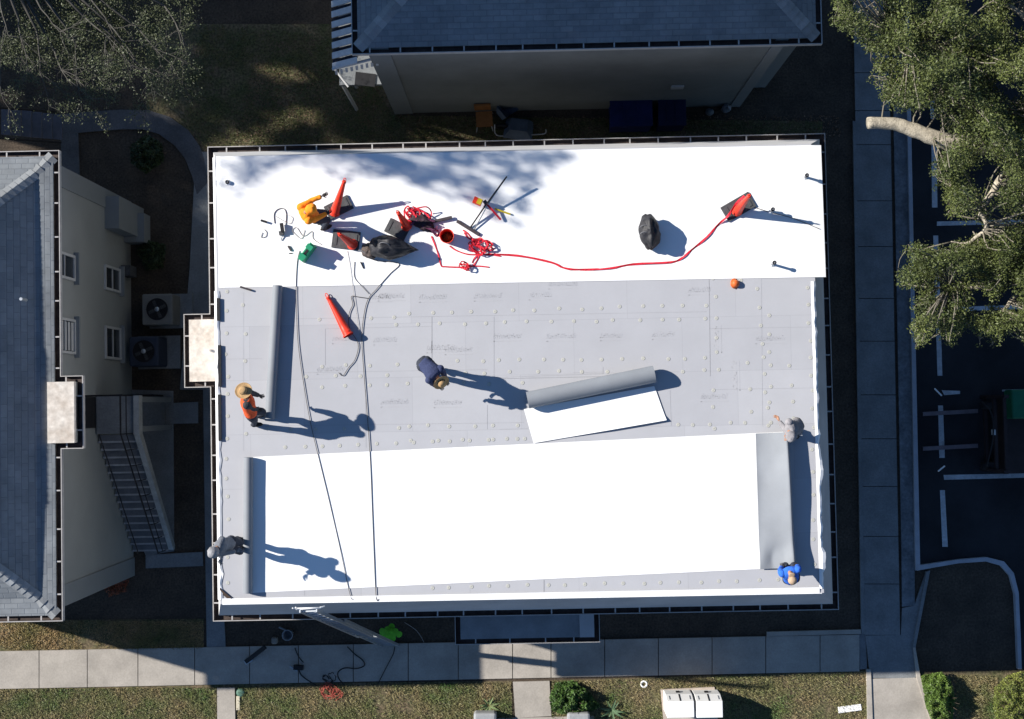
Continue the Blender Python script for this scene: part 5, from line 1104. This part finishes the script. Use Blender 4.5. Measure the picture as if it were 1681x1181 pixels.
# bare twiggy tree top left
tw = empty('twiggy_tree', 'sparse dim tree with grey twigs hanging over the top left yard', 'tree', P(60, -60, 0)); tips = []; rnd = random.Random(21); q = MB()
def branch(p, d, L, r_, dep):
    pts3 = [p]; 
    for i in range(4): d = (d+Vector((rnd.uniform(-.25, .25), rnd.uniform(-.25, .25), rnd.uniform(-.18, .12)))).normalized(); pts3.append(pts3[-1]+d*L/4)
    q.tube(pts3, [r_*(1-.16*i) for i in range(5)], 5 if dep else 4, cap=False)
    if dep == 0: tips.extend((tuple(x), rnd.uniform(.4, .9)) for x in pts3[2:]); return
    for i in range(4 if dep > 1 else 5):
        k = rnd.choice((2, 3, 4)); nd = (d+Vector((rnd.uniform(-.9, .9), rnd.uniform(-.9, .9), rnd.uniform(-.3, .3)))).normalized(); branch(pts3[k], nd, L*rnd.uniform(.55, .8), r_*.55, dep-1)
tb0 = P(60, -60, 0); MB().tube([tb0, tb0+Vector((0, 0, 3)), tb0+Vector((.2, .1, 4.6))], [.25, .2, .15], 10).build('trunk', M_bark, tw, True)
for px_, py_ in ((0, 60), (60, 50), (120, 60), (180, 40), (230, 50), (150, 0), (60, 0), (0, 0), (270, 10), (200, 75), (90, 85), (30, 30), (140, 30)): 
    s0 = tb0+Vector((.1, 0, 4.0)); e0 = P(px_, py_, 5.4); d0_ = (e0-s0); q.tube([s0, s0.lerp(e0, .5)+Vector((0, 0, .2)), e0], [.07, .05, .03], 5); branch(e0, (d0_.normalized()+Vector((.1, -.5, 0))).normalized(), 1.1, .022, 2)
q.build('branches', mat('grey_twig', (.085, .08, .07), .95, .2, 10), tw, True)
tips += [(tuple(P(x, y, 4.9+.5*noise.noise(Vector((x*.03, y*.03, 1)))+random.uniform(-.4, .3))), random.uniform(.6, 1.1)) for x, y in samplepoly([(-20, -40), (350, -40), (320, 20), (300, 60), (270, 80), (240, 110), (215, 95), (190, 125), (165, 100), (130, 118), (100, 90), (70, 120), (40, 95), (15, 110), (-20, 90)], 1500) if noise.noise(Vector((x*.03, y*.03, 7))) > -.3]
crown(tips, 30, .22, .026, leafmat('sparse_leaf', (.035, .045, .020), (.085, .10, .045), island=.5), tw, .45)
# tall trees standing to the north west; their crowns shade the yard and the north building and dapple the white roof
def shadetree(label, targets, dist, per, rad, size, trunk_at, m, thin=.35):
    t = empty('tall_tree', label, 'tree', Vector((trunk_at[0], trunk_at[1], 0)), 'tall trees north west of the roof'); cl2 = []
    for (x, y, z0, s_) in targets:
        d_ = random.uniform(*dist); p = P(x, y, z0)+SV*d_; cl2.append((tuple(p), s_))
    crown(cl2, per, rad, size, m, t, .6, .8)
    c = Vector((np.mean([a_[0][0] for a_ in cl2]), np.mean([a_[0][1] for a_ in cl2]), np.mean([a_[0][2] for a_ in cl2])-1.5)); tb_ = Vector((trunk_at[0], trunk_at[1], 0))
    MB().tube([tb_, tb_.lerp(c, .4)+Vector((0, 0, .5)), c], [.4, .3, .18], 10).build('trunk', M_bark, t, True)
    twigs([c, tb_.lerp(c, .7)], cl2, M_bark, t, thin, .035 if thin > .2 else .014, 'limbs')['kind'] = 'stuff'; return t
L_s = leafmat('tall_tree_leaf', (.03, .05, .015), (.07, .09, .03), island=.4)
tg = []
for x, y in samplepoly([(410, -130), (1380, -130), (1380, 70), (1250, 150), (530, 150), (410, 70)], 530): tg.append((x, y, 6.6, random.uniform(.7, 1.2)))
shadetree('tall dense tree standing beyond the picture, shading the north building roof', tg, (15, 19), 110, .55, .11, (-21, 14), L_s)
tg = []
LITS = [(455, 120, 38, 30), (500, 55, 30, 14), (560, 190, 45, 20), (500, 195, 60, 28), (420, 215, 40, 14), (690, 215, 60, 9), (150, 20, 60, 25)]
for x, y in samplepoly([(-160, -200), (640, -140), (700, 215), (340, 235), (350, 440), (270, 440), (60, 330), (100, 210), (-160, 200)], 900):
    if any(((x-a)/c)**2+((y-b)/d)**2 < 1.0+.6*noise.noise(Vector((x*.05, y*.05, 2))) for a, b, c, d in LITS): continue
    tg.append((x, y, 0.0, random.uniform(.6, 1.1)))
shadetree('tall dense tree standing beyond the picture, shading the yard with the curved path', tg, (24, 28), 95, .5, .10, (-30, 12), L_s)
tg = []
for x, y in samplepoly([(350, 252), (560, 246), (960, 240), (940, 262), (880, 300), (860, 378), (790, 345), (640, 290), (560, 300), (480, 262), (400, 330), (360, 300)], 800):
    u_ = .7*noise.noise(Vector((x*.028, y*.045, 6)))+.8*noise.noise(Vector((x*.075, y*.10, 1)))
    if u_ > (.03 if x < 560 else .02)+(-.10 if y < 300 and x > 540 else 0): tg.append((x, y, 6.6, random.uniform(.22, .42)))
shadetree('tall open crowned tree standing beyond the picture, dappling the white membrane', tg, (17, 21), 62, .36, .05, (-26, 11), L_s, .12)
